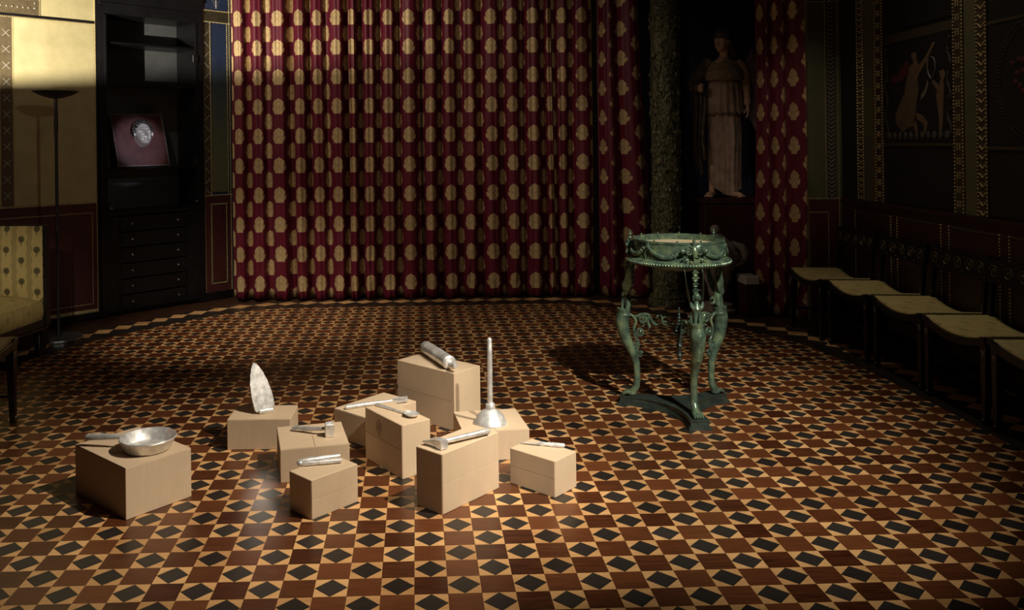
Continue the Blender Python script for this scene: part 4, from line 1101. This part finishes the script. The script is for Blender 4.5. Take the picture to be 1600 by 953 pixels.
b = MB(); b.prism(plinth_outline(.012), (0, 0, 0), (1, 0, 0), (0, 1, 0), (0, 0, 1), .012); b.prism(plinth_outline(.006), (0, 0, .012), (1, 0, 0), (0, 1, 0), (0, 0, 1), .008); b.prism(plinth_outline(0), (0, 0, .020), (1, 0, 0), (0, 1, 0), (0, 0, 1), .024); b.prism(plinth_outline(.005), (0, 0, .044), (1, 0, 0), (0, 1, 0), (0, 0, 1), .006)
b.build('plinth', M_BRONZED, T, smooth=25)
# basin
b = MB(); b.lathe([(.02, .765), (.12, .770), (.17, .785), (.175, .797), (.240, .800), (.258, .804), (.268, .812), (.272, .822), (.262, .832), (.248, .836), (.238, .840), (.10, .842)], 72); b.build('rim_plate', M_BRONZE, T, smooth=50)
b = MB(); b.lathe([(.226, .842), (.238, .840), (.240, .848), (.236, .853), (.236, .920), (.241, .924), (.241, .932), (.236, .934), (.229, .934), (.227, .895), (.222, .89)], 72); b.build('drum', M_BRONZE, T, smooth=35)
b = MB(); b.lathe([(.05, .894), (.2265, .897), (.2265, .900), (.002, .9005)], 64); b.build('bowl_floor', M_SAND, T)
b = MB()
for k in range(110):
    a = 2 * PI * k / 110; b.sph((.270 * math.cos(a), .270 * math.sin(a), .817), (.0068, .0068, .0085), 6, 5)
stuff(b.build('bead_moulding', M_BRONZE, T))
b = MB()
for k in range(12):
    a = 2 * PI * k / 12 + .2; b.sph((.233 * math.cos(a), .233 * math.sin(a), .938), .006, 7, 5); b.sph((.226 * math.cos(a), .226 * math.sin(a), .921), (.006, .006, .006), 7, 5)
stuff(b.build('rim_studs', M_BRONZE, T))
def cylp(a, r, z): return V((r * math.cos(a), r * math.sin(a), z))
for k in range(3):
    for sg in (-1, 1):
        a0 = ANG[k] + sg * .16; a1 = ANG[k] + sg * PI / 3 * .94
        if k == 1: a1 = ANG[k] + sg * PI / 3 * .94
        pts = [cylp(a0 + (a1 - a0) * t, .2415 + .006 * math.sin(PI * t), .908 - .052 * math.sin(PI * t) ** .8) for t in [i / 26 for i in range(27)]]
        b = MB(); b.tube(pts, [.0055 + .006 * math.sin(PI * i / 26) + (.0022 if i % 2 else 0) for i in range(27)], 9)
        for i in range(2, 26): b.sph(pts[i] + V((0, 0, .004)) * (-1) ** i + (pts[i] - V((0, 0, pts[i].z))).normalized() * .006, .0062, 6, 4)
        b.build('garland', M_BRONZE, T)
    a = ANG[k] + PI / 3
    c = cylp(a, .240, .906); tn = V((-math.sin(a), math.cos(a), 0)); b = MB()
    b.sph(c + V((math.cos(a), math.sin(a), 0)) * .006, .009, 8, 6)
    for q in range(8):
        d = tn * math.cos(q * PI / 4) + V((0, 0, math.sin(q * PI / 4))); b.tube([c, c + d * .012, c + d * .024], [.003, .006, .0015], 6)
    for sg in (-1, 1): b.tube(catmull([c, c + tn * sg * .016 + V((0, 0, -.02)), c + tn * sg * .026 + V((0, 0, -.048)), c + tn * sg * .022 + V((0, 0, -.058))], 3), [.003, .004, .005, .006, .006, .005, .005, .004, .003, .002], 6)
    b.build('rosette', M_BRONZE, T)
def ring3(c, r, th, ux, uz, n=16, m=6, t0=0, t1=2 * PI, b=None):
    b.tube([c + ux * r * math.cos(t0 + (t1 - t0) * i / n) + uz * r * math.sin(t0 + (t1 - t0) * i / n) for i in range(n + 1)], th, m)
def spiral(b, c, r, turns, a0, ux, uz, th, sg=1, n=26):
    b.tube([c + ux * (r * (1 - .86 * i / n)) * math.cos(a0 + sg * turns * 2 * PI * i / n) + uz * (r * (1 - .86 * i / n)) * math.sin(a0 + sg * turns * 2 * PI * i / n) for i in range(n + 1)], [th * (1 - .35 * i / n) for i in range(n + 1)], 6)
X, Y, Z = V((1, 0, 0)), V((0, 1, 0)), V((0, 0, 1))
for k, a in enumerate(ANG):
    R_ = (0, 0, a)
    # bull's-head ornament
    b = MB(); c = V((.262, 0, .895))
    b.tube([c + V((.0, 0, .022)), c + V((.008, 0, .008)), c + V((.012, 0, -.012)), c + V((.014, 0, -.032))], [.012, .017, .013, .010], 10)
    for sg in (-1, 1):
        b.tube(catmull([c + V((.002, sg * .008, .018)), c + V((.002, sg * .028, .026)), c + V((.004, sg * .044, .018)), c + V((.006, sg * .052, .030))], 4), [.006] * 8 + [.004] * 5, 7)
        spiral(b, c + V((.006, sg * .030, -.006)), .020, 1.6, 0, Y * sg, Z, .0052)
        b.sph(c + V((.004, sg * .060, .0)), (.010, .014, .012), 8, 6); b.sph(c + V((.012, sg * .008, .004)), .004, 6, 5)
        b.tube([c + V((.004, sg * .045, -.03)), c + V((.006, sg * .068, -.044))], [.008, .004], 7); b.sph(c + V((.004, sg * .04, -.046)), (.009, .011, .010), 7, 5)
    for q, (rr, zz) in enumerate(((.011, .034), (.007, .046), (.009, .052), (.005, .062), (.003, .070))): b.sph(c + V((-.002, 0, zz)), (rr, rr, .007), 8, 6)
    b.build('bull_head_ornament', M_BRONZE, T, rot=R_)
    b = MB(); ring3(V((.268, 0, .842)), .017, .0085, Y, Z + X * .25, 18, 8, PI * .97, PI * 2.03, b); ring3(V((.273, 0, .842)), .008, .004, Y, Z, 12, 6, PI, 2 * PI, b); b.build('crescent_boss', M_BRONZE, T, rot=R_)
    # lion leg
    path = catmull([(.262, 0, .066), (.243, 0, .092), (.232, 0, .125), (.231, 0, .19), (.237, 0, .245), (.260, 0, .305), (.287, 0, .36), (.305, 0, .42), (.309, 0, .465), (.302, 0, .505)], 5)
    rad = [lerp_tab([(0, .022), (.1, .020), (.22, .0175), (.4, .0185), (.52, .022), (.65, .029), (.78, .035), (.9, .038), (1, .036)], i / (len(path) - 1))[0] for i in range(len(path))]
    b = MB(); b.tube(path, rad, 14); lg = b.build('lion_leg', M_BRONZE, T, rot=R_); jit(lg, .0015, 50)
    b = MB(); b.sph((.262, 0, .068), (.030, .024, .020), 12, 8)
    for q in range(4):
        y = (q - 1.5) * .0125; b.tube([(.268, y * .8, .072), (.286, y, .072), (.300, y * 1.08, .064), (.305, y * 1.1, .056)], [.008, .0085, .0085, .005], 8); b.tube([(.304, y * 1.1, .060), (.312, y * 1.1, .053)], [.003, .001], 5)
    b.build('paw', M_BRONZE, lg)
    b = MB(); b.lathe([(.030, .488), (.037, .492), (.038, .500), (.034, .506), (.036, .522), (.039, .528), (.038, .534), (.01, .535)], 20, (.300, 0, 0)); b.build('leg_collar', M_BRONZE, lg)
    b = MB()
    for q in range(7):
        z = .475 - q * .021; xo = lerp_tab([(.30, .258), (.36, .287), (.42, .305), (.47, .309)], z)[0]
        for sg in (-1, 0, 1): b.sph((xo + .031 - abs(sg) * .007 - q * .0008, sg * .016 * (1 - q * .07), z), (.007, .009, .011), 7, 5)
    b.build('acanthus_relief', M_BRONZE, lg)
    # sphinx
    b = MB()
    for sg in (-1, 1):
        b.tube([(.305, sg * .012, .532), (.303, sg * .011, .575), (.297, sg * .010, .60)], [.008, .007, .010], 8)
        b.tube([(.278, sg * .017, .532), (.270, sg * .018, .555), (.274, sg * .014, .59)], [.012, .014, .012], 8)
        b.tube(catmull([(.296, sg * .012, .605), (.296, sg * .026, .618), (.290, sg * .030, .640)], 3), [.012, .012, .011, .010, .009, .008, .007], 8)
    b.tube([(.274, 0, .545), (.280, 0, .58), (.292, 0, .612), (.290, 0, .638), (.290, 0, .655)], [.018, .021, .025, .012, .009], 12)
    sx = b.build('sphinx', M_BRONZE, T, rot=R_)
    b = MB(); b.sph((.296, 0, .667), (.015, .013, .019), 12, 10); b.sph((.288, 0, .672), (.017, .017, .018), 10, 8); b.tube([(.309, 0, .672), (.313, 0, .662)], [.002, .004], 6)
    for sg in (-1, 1): b.sph((.290, sg * .016, .660), (.008, .006, .016), 7, 6); b.sph((.308, sg * .006, .671), .0025, 6, 5)
    b.build('head', M_BRONZE, sx)
    for sg in (-1, 1):
        b = MB(); rg = []
        for i in range(15):
            t = i / 14; w = lerp_tab([(0, .007), (.15, .021), (.3, .024), (.55, .017), (.8, .009), (1, .002)], t)[0]
            c = V((.270 - .022 * t + (.012 if t < .2 else .012 * (1 - t)), sg * (.026 + .026 * math.sin(t * 1.5) - .006 * t), .612 + .196 * t)); nt = V((sg * -.0, 1, 0))
            rg.append([c - X * w, c + V((0, .0038, 0)), c + X * w, c - V((0, .0038, 0))])
        b.rings(rg)
        for i in range(5):
            z = .65 + i * .028; t = (z - .612) / .196; c = V((.262 - .014 * t, sg * (.026 + .026 * math.sin(t * 1.5) - .006 * t), z)); b.tube([c + X * .014 * (1 - t), c - X * .014 * (1 - t) + Z * .016], .0035, 5)
        b.build('wing', M_BRONZE, sx, smooth=50)
    b = MB(); ring3(V((.243, 0, .570)), .016, .0048, X, Z, 18, 6, -2.2, 2.6, b); b.build('tail', M_BRONZE, sx)
    # palmette column carrying the rim
    b = MB(); b.tube([(.272, 0, .68), (.270, 0, .80)], [.006, .007], 8)
    for z, s_ in ((.700, 1), (.733, .85), (.762, 1.05), (.790, .95)):
        for q in range(5):
            an = (q - 2) * .5; d = V((.25, math.sin(an), math.cos(an))); b.tube([V((.272, 0, z - .012)), V((.276, 0, z - .012)) + d * .012 * s_, V((.276, 0, z - .012)) + d * .022 * s_ + X * .004], [.003, .0055, .002], 6)
        b.sph((.275, 0, z - .016), (.010, .014, .006), 8, 6)
    b.build('palmette_post', M_BRONZE, T, rot=R_)
    # scroll bracket in the leg's radial plane
    b = MB(); th = .0078
    b.tube(catmull([(.288, 0, .492), (.268, 0, .500), (.245, 0, .488), (.232, 0, .462), (.243, 0, .430), (.240, 0, .385), (.222, 0, .350), (.226, 0, .315), (.232, 0, .285)], 5), th, 7)
    b.tube(catmull([(.245, 0, .485), (.215, 0, .500), (.188, 0, .508), (.160, 0, .505)], 4), th, 7)
    b.tube(catmull([(.160, 0, .505), (.150, 0, .480), (.130, 0, .455), (.105, 0, .455)], 4), [.007] * 6 + [.009] * 4 + [.004] * 3, 7)
    b.tube(catmull([(.160, 0, .505), (.168, 0, .470), (.160, 0, .440), (.166, 0, .425)], 4), [.006] * 6 + [.008] * 4 + [.003] * 3, 7)
    spiral(b, V((.198, 0, .478)), .027, 1.7, .4, X, Z, .0074)
    spiral(b, V((.214, 0, .408)), .026, 1.7, 0, X, Z, .0072, -1)
    spiral(b, V((.236, 0, .335)), .020, 1.6, 2, X, Z, .0064)
    spiral(b, V((.214, 0, .283)), .019, 1.6, 2.6, X, Z, .0064, -1)
    ring3(V((.070, 0, .478)), .022, .0052, X, Z, 18, 6, -2.4, 1.9, b)
    ring3(V((.105, 0, .49)), .016, .0050, X, Z, 14, 6, .2, 3.2, b)
    for c in ((.250, 0, .43), (.190, 0, .36), (.196, 0, .44), (.245, 0, .30)): b.tube([V(c), V(c) + V((-.012, 0, .010))], [.006, .0015], 6)
    b.tube([(.086, 0, .475), (.03, 0, .465)], .0055, 7)
    b.build('scroll_bracket', M_BRONZE, T, rot=R_)
b = MB(); pr = [(.002, .262), (.008, .268), (.010, .276), (.006, .284), (.011, .292), (.015, .298), (.010, .304), (.010, .335), (.017, .343), (.019, .350), (.012, .358), (.015, .385), (.022, .40)]
for i in range(8):
    z = .41 + i * .0165; r = .026 - i * .0028; pr += [(r * .7, z), (r, z + .005), (r, z + .010)]
pr += [(.004, .545), (.006, .550), (.002, .558)]
b.lathe(pr, 18); b.build('pendant_finial', M_BRONZED, T, smooth=50)
b = MB()
for k in range(3):
    a = ANG[k] + .9; d = V((math.cos(a), math.sin(a), 0)); spiral(b, d * .034 + V((0, 0, .44)), .016, 1.5, PI, d, Z, .0045)
b.build('finial_scrolls', M_BRONZED, T)

# ================================================================== NICHE: COLUMN, PEDESTAL, STATUE, URN
CO = thing('column', 'carved green-gold column beside the statue niche', 'column', (2.235, 7.50, 0))
b = MB(); b.lathe([(.128, .10), (.126, 1.2), (.122, 2.42)], 40)
b.build('shaft', M_COLUMN, CO)
b = MB(); b.lathe([(.17, 0), (.17, .05), (.15, .06), (.155, .08), (.135, .10)], 36); b.build('base', M_COLUMN, CO)
b = MB(); b.lathe([(.128, 2.42), (.132, 2.43), (.127, 2.44), (.127, 2.57), (.134, 2.58), (.13, 2.60), (.12, 2.62), (.125, 3.3), (.16, 3.4), (.17, 4.69)], 36); b.build('neck_ring', M_COLUMN, CO)
b = MB(); rnd = random.Random(9)
for k in range(7):
    pts = []
    for i in range(40):
        z = .15 + i / 39 * 2.2; a = -PI / 2 - .2 + (k - 3) * .42 + .30 * math.sin(z * 6 + k * PI)
        pts.append(V((.127 * math.cos(a), .127 * math.sin(a), z)))
    b.tube(pts, .0055, 5)
    for i in range(3, 38, 3):
        a = math.atan2(pts[i].y, pts[i].x); sg = (-1) ** i
        b.sph((.127 * math.cos(a + sg * .14), .127 * math.sin(a + sg * .14), pts[i].z + .03), (.018, .018, .026), 7, 5)
b.build('vine_relief', M_COLUMN, CO)
b = MB()
for k in range(12):
    a = 2 * PI * k / 12
    for z in (2.47, 2.54): b.sph((.128 * math.cos(a), .128 * math.sin(a), z), (.018, .018, .024), 7, 5)
b.build('frieze_heads', M_COLUMN, CO)
PD = thing('pedestal', 'dark red marble pedestal carrying the robed statue in the niche', 'pedestal', (2.775, 7.58, 0))
b = MB(); b.span((-.25, -.22, .08), (.25, .22, .90), .004); b.build('die', M_PLINTH, PD, smooth=0)
b = MB(); b.span((-.28, -.25, 0), (.28, .25, .08), .006); b.build('foot', M_PLINTH, PD, smooth=0)
b = MB(); b.span((-.265, -.235, .90), (.265, .235, .945), .006); b.build('cap', M_PLINTH, PD, smooth=0)
LPn = thing('low_plinth', 'low dark red plinth with a white marble slab beside the right curtain', 'plinth', (2.755, 6.97, 0))
b = MB(); b.span((-.055, -.08, 0), (.055, .10, .265), .003); b.build('block', M_PLINTH, LPn, smooth=0)
b = MB(); b.span((-.06, -.09, .265), (.06, .11, .335), .008); b.build('slab', M_WHITEMB, LPn, smooth=0)
U = thing('stone_urn', 'carved grey marble urn with knobbed lid on the floor behind the tripod', 'urn', (2.545, 7.12, 0))
def urn_r(z): return lerp_tab([(.10, .05), (.2, .075), (.32, .115), (.42, .15), (.50, .165), (.57, .14), (.62, .10), (.65, .06), (.67, .03)], z)[0]
b = MB(); b.lathe([(.145, 0), (.15, .03), (.12, .05), (.125, .075), (.07, .09), (.05, .10)], 26); jit(b.build('foot', M_MARBLE, U), .006, 14)
b = MB(); b.lathe([(urn_r(.10 + i * .57 / 30), .10 + i * .57 / 30) for i in range(31)], 36)
for v in b.bm.verts:
    a = math.atan2(v.co.y, v.co.x); k = 1 + .07 * math.sin(9 * a + 14 * v.co.z) + .12 * noise.noise(v.co * 16); v.co.x *= k; v.co.y *= k
b.build('body', M_MARBLE, U, smooth=60)
b = MB(); b.sph((-.01, 0, .70), .042, 14, 10); b.build('knob', M_MARBLE, U)
for sg in (-1, 1):
    b = MB(); b.tube(catmull([(sg * .10, -.03, .58), (sg * .17, -.05, .56), (sg * .215, -.05, .50), (sg * .19, -.05, .43), (sg * .14, -.03, .40)], 5), [.03] * 6 + [.036] * 10 + [.02] * 5, 10); jit(b.build('handle', M_MARBLE, U), .01, 22)

ST = thing('statue', 'painted stone statue of a helmeted robed woman, hand on hip, on the pedestal', 'statue', (2.79, 7.56, .945), -.34)
b = MB()
# torso core, neck, head
b.tube([(0, .01, .95), (0, .0, 1.08), (.0, .0, 1.20), (.005, .0, 1.26)], [.09, .105, .11, .055], 16, .7)
b.tube([(.005, .0, 1.22), (.0, -.012, 1.36)], [.042, .040], 12)
HM = Matrix.Translation((-.012, -.012, 1.395)) @ rotz(-.45)
def hs(c, r): b.sph(HM @ V(c), r, 14, 10, rotz(-.45))
hs((0, 0, .012), (.066, .080, .092)); hs((0, -.028, -.035), (.050, .052, .055)); hs((0, -.058, -.075), (.022, .020, .018))
b.tube([HM @ V(p) for p in ((0, -.074, .018), (0, -.088, -.012), (0, -.094, -.022), (0, -.078, -.030))], [.007, .009, .011, .007], 8)
for sg in (-1, 1):
    hs((sg * .027, -.068, .022), (.020, .010, .006)); hs((sg * .027, -.066, .008), (.012, .010, .007)); hs((sg * .030, -.052, -.022), (.020, .018, .018)); hs((sg * .066, .0, .0), (.008, .014, .022))
hs((0, -.078, -.045), (.019, .008, .005)); hs((0, -.076, -.054), (.016, .008, .005))
# arms: right arm bent, fist on hip; left arm lowered, holding the shield strap
b.tube(catmull([(-.10, .0, 1.20), (-.165, .0, 1.17), (-.225, .02, 1.08), (-.268, .02, .99)], 4), [.056, .055, .054, .052, .050, .048, .047, .046, .044, .043, .042, .041, .040], 12)
b.tube(catmull([(-.268, .02, .99), (-.245, -.05, .985), (-.215, -.10, .985)], 4), [.041, .039, .037, .035, .033, .031, .030, .028, .026], 12)
b.sph((-.205, -.118, .978), (.030, .030, .036), 10, 8)
for q in range(4):
    z = .998 - q * .016; b.tube([(-.222 + q * .002, -.142, z), (-.200, -.156, z - .002), (-.182, -.146, z - .004), (-.184, -.128, z - .004)], [.0095, .0095, .009, .007], 8)
b.tube([(-.215, -.12, 1.005), (-.195, -.142, 1.015), (-.176, -.146, 1.005)], [.011, .010, .007], 8)
b.tube(catmull([(.10, .0, 1.20), (.155, .01, 1.15), (.18, .02, 1.05), (.19, .0, .93), (.195, -.04, .82)], 4), [.055] * 4 + [.048] * 4 + [.042] * 4 + [.034] * 4 + [.027], 12)
b.sph((.196, -.05, .785), (.020, .030, .038), 10, 8)
for q in range(4):
    y = -.026 - q * .016; b.tube([(.196, y, .765), (.194, y - .002, .735), (.184, y, .712), (.172, y + .002, .712)], [.009, .009, .008, .006], 8)
b.tube([(.186, -.072, .785), (.172, -.088, .765), (.164, -.088, .745)], [.010, .009, .007], 8)
# feet
for x, y, rz_, sg in ((-.125, -.07, -.25, -1), (.085, -.10, .62, 1)):
    FM = Matrix.Translation((x, y, 0)) @ rotz(rz_)
    b.tube([FM @ V(p) for p in ((0, .06, .10), (0, .05, .05))], [.034, .036], 10)
    b.sph(FM @ V((0, .045, .028)), (.034, .044, .028), 10, 8); b.sph(FM @ V((0, -.02, .028)), (.038, .07, .027), 12, 8, rotz(rz_))
    for q in range(5): b.tube([FM @ V(((q - 2) * .015, -.07, .018)), FM @ V(((q - 2) * .0165, -.105 + abs(q - (1.4 if sg > 0 else 2.6)) * .006, .013))], [.012, .010], 8)
    b.tube([FM @ V((0, .05, .05)), V((x * .8, 0, .30)), V((x * .6, 0, .6)), V((0, 0, 1.0))], [.034, .05, .07, .08], 10)
bd = b.build('body', M_SKIN, ST); remesh(bd, .0065, 3)
# robe
RT = [(.07, .0, .135, .115), (.16, .0, .130, .11), (.35, .005, .128, .11), (.55, .0, .138, .115), (.72, -.005, .145, .12), (.86, -.005, .138, .112), (.98, -.005, .128, .105), (1.08, 0, .140, .115), (1.15, 0, .150, .115), (1.20, 0, .135, .095), (1.235, .0, .075, .062), (1.25, 0, .052, .05)]
def robe(u, v):
    z = .07 + v * 1.18; cx, rx, ry = lerp_tab(RT, z); a = 2 * PI * u
    low = max(0, min(1, (1.0 - z) / .9))
    f = .012 + .055 * low; k = 1 + f * math.sin(11 * a + 1.2 * math.sin(z * 3)) + .6 * f * math.sin(19 * a + 2 + z * 2) + .04 * noise.noise(V((math.cos(a) * 3, math.sin(a) * 3, z * 5)))
    knee = .035 * math.exp(-((z - .52) / .16) ** 2) * math.exp(-((a - 5.1) / .4) ** 2)
    hem = 0
    if v < .06: hem = .05 * math.sin(a * 2 + 1) * (1 - v / .06)
    return V((cx + (rx * k + knee) * math.cos(a), (ry * k + knee) * math.sin(a), z + hem))
b = MB(); b.grid(robe, 150, 90, True); b.build('robe', M_STATUE, ST, smooth=80)
def peplum(u, v):
    z = .76 + v * .26; a = 2 * PI * u; k = 1 + .06 * math.sin(16 * a) * (1 - v * .6)
    dz = -.022 * abs(math.sin(8 * a)) * (1 - v) if v < .3 else 0
    return V(((.162 - .022 * v) * k * math.cos(a), (.134 - .018 * v) * k * math.sin(a), z + dz))
b = MB(); b.grid(peplum, 128, 14, True); o = b.build('overfold', M_STATUE, ST, smooth=80); sd = o.modifiers.new('s', 'SOLIDIFY'); sd.thickness = .006
b = MB()
for k in range(14):
    a = 2 * PI * k / 14; ring3(V((.165 * math.cos(a), .138 * math.sin(a), .755)), .022, .0055, V((-math.sin(a), math.cos(a), 0)), Z, 14, 6, PI, 2 * PI, b)
b.build('fringe', M_MANTLE, ST)
def aegis(u, v):
    a = 2 * PI * u; z = 1.055 + .185 * v
    rx = lerp_tab([(0, .172), (.35, .172), (.7, .14), (1, .065)], v)[0]; ry = lerp_tab([(0, .140), (.35, .14), (.7, .11), (1, .06)], v)[0]
    dz = -.012 * abs(math.sin(12 * a)) if v < .1 else 0
    k = 1 + .03 * noise.noise(V((math.cos(a) * 9, math.sin(a) * 9, z * 30)))
    return V((rx * k * math.cos(a), ry * k * math.sin(a), z + dz))
b = MB(); b.grid(aegis, 120, 22, True); o = b.build('scaled_collar', simple('ochre_stone', (.16, .10, .05), (.26, .17, .09), 30, .7, bstr=.5), ST, smooth=80); sd = o.modifiers.new('s', 'SOLIDIFY'); sd.thickness = .008
# sleeve mantle falling from the bent arm
def mantle(u, v):
    z = 1.02 - .80 * v; x = -.285 + .115 * u + .035 * v * (1 - u); y = -.05 + .035 * math.sin(u * 17 + v * 2) * (.5 + v) - .02
    z += (.10 * (u - .2) + .05 * math.sin(u * 9)) * v
    return V((x + .01 * math.sin(v * 7), y, z))
b = MB(); b.grid(mantle, 40, 40); o = b.build('mantle', M_MANTLE, ST, smooth=80); sd = o.modifiers.new('s', 'SOLIDIFY'); sd.thickness = .012
b = MB(); b.tube(catmull([(-.12, .0, 1.225), (-.18, .0, 1.16), (-.24, .02, 1.06), (-.272, .02, .985)], 4), [.062 + .006 * math.sin(i * 1.7) for i in range(13)], 14); b.build('sleeve', M_MANTLE, ST)
# helmet with hair behind
b = MB(); b.sph(HM @ V((0, .012, .052)), (.078, .092, .078), 18, 12, rotz(-.45)); b.lathe([(.070, -.006), (.090, .0), (.084, .012)], 24, HM @ V((0, .012, .035)), rotz(-.45) @ Matrix.Diagonal((1, 1.12, 1, 1))); b.tube([HM @ V((0, -.05, .115)), HM @ V((0, .0, .138)), HM @ V((0, .06, .125)), HM @ V((0, .10, .08))], [.006, .012, .012, .008], 8); b.build('helmet', M_COPPERHAIR, ST)
b = MB(); b.tube(catmull([HM @ V((.03, .06, .03)), HM @ V((.05, .08, -.08)), V((.09, .08, 1.22)), V((.11, .09, 1.08))], 4), [.05] * 4 + [.045] * 4 + [.035] * 4 + [.02], 10); b.build('hair', M_COPPERHAIR, ST)
# long shield leaning at her left side
b = MB(); rg = []
for i in range(17):
    t = i / 16; w = .11 * math.sin(PI * t) ** .7 + .003; c = V((.245 + .06 * (1 - t), .03, .55 + .78 * t)); rg.append([c - X * w, c - V((0, .02, 0)), c + X * w, c + V((0, .012, 0))])
b.rings(rg); b.build('shield', M_MANTLE, ST, smooth=40)
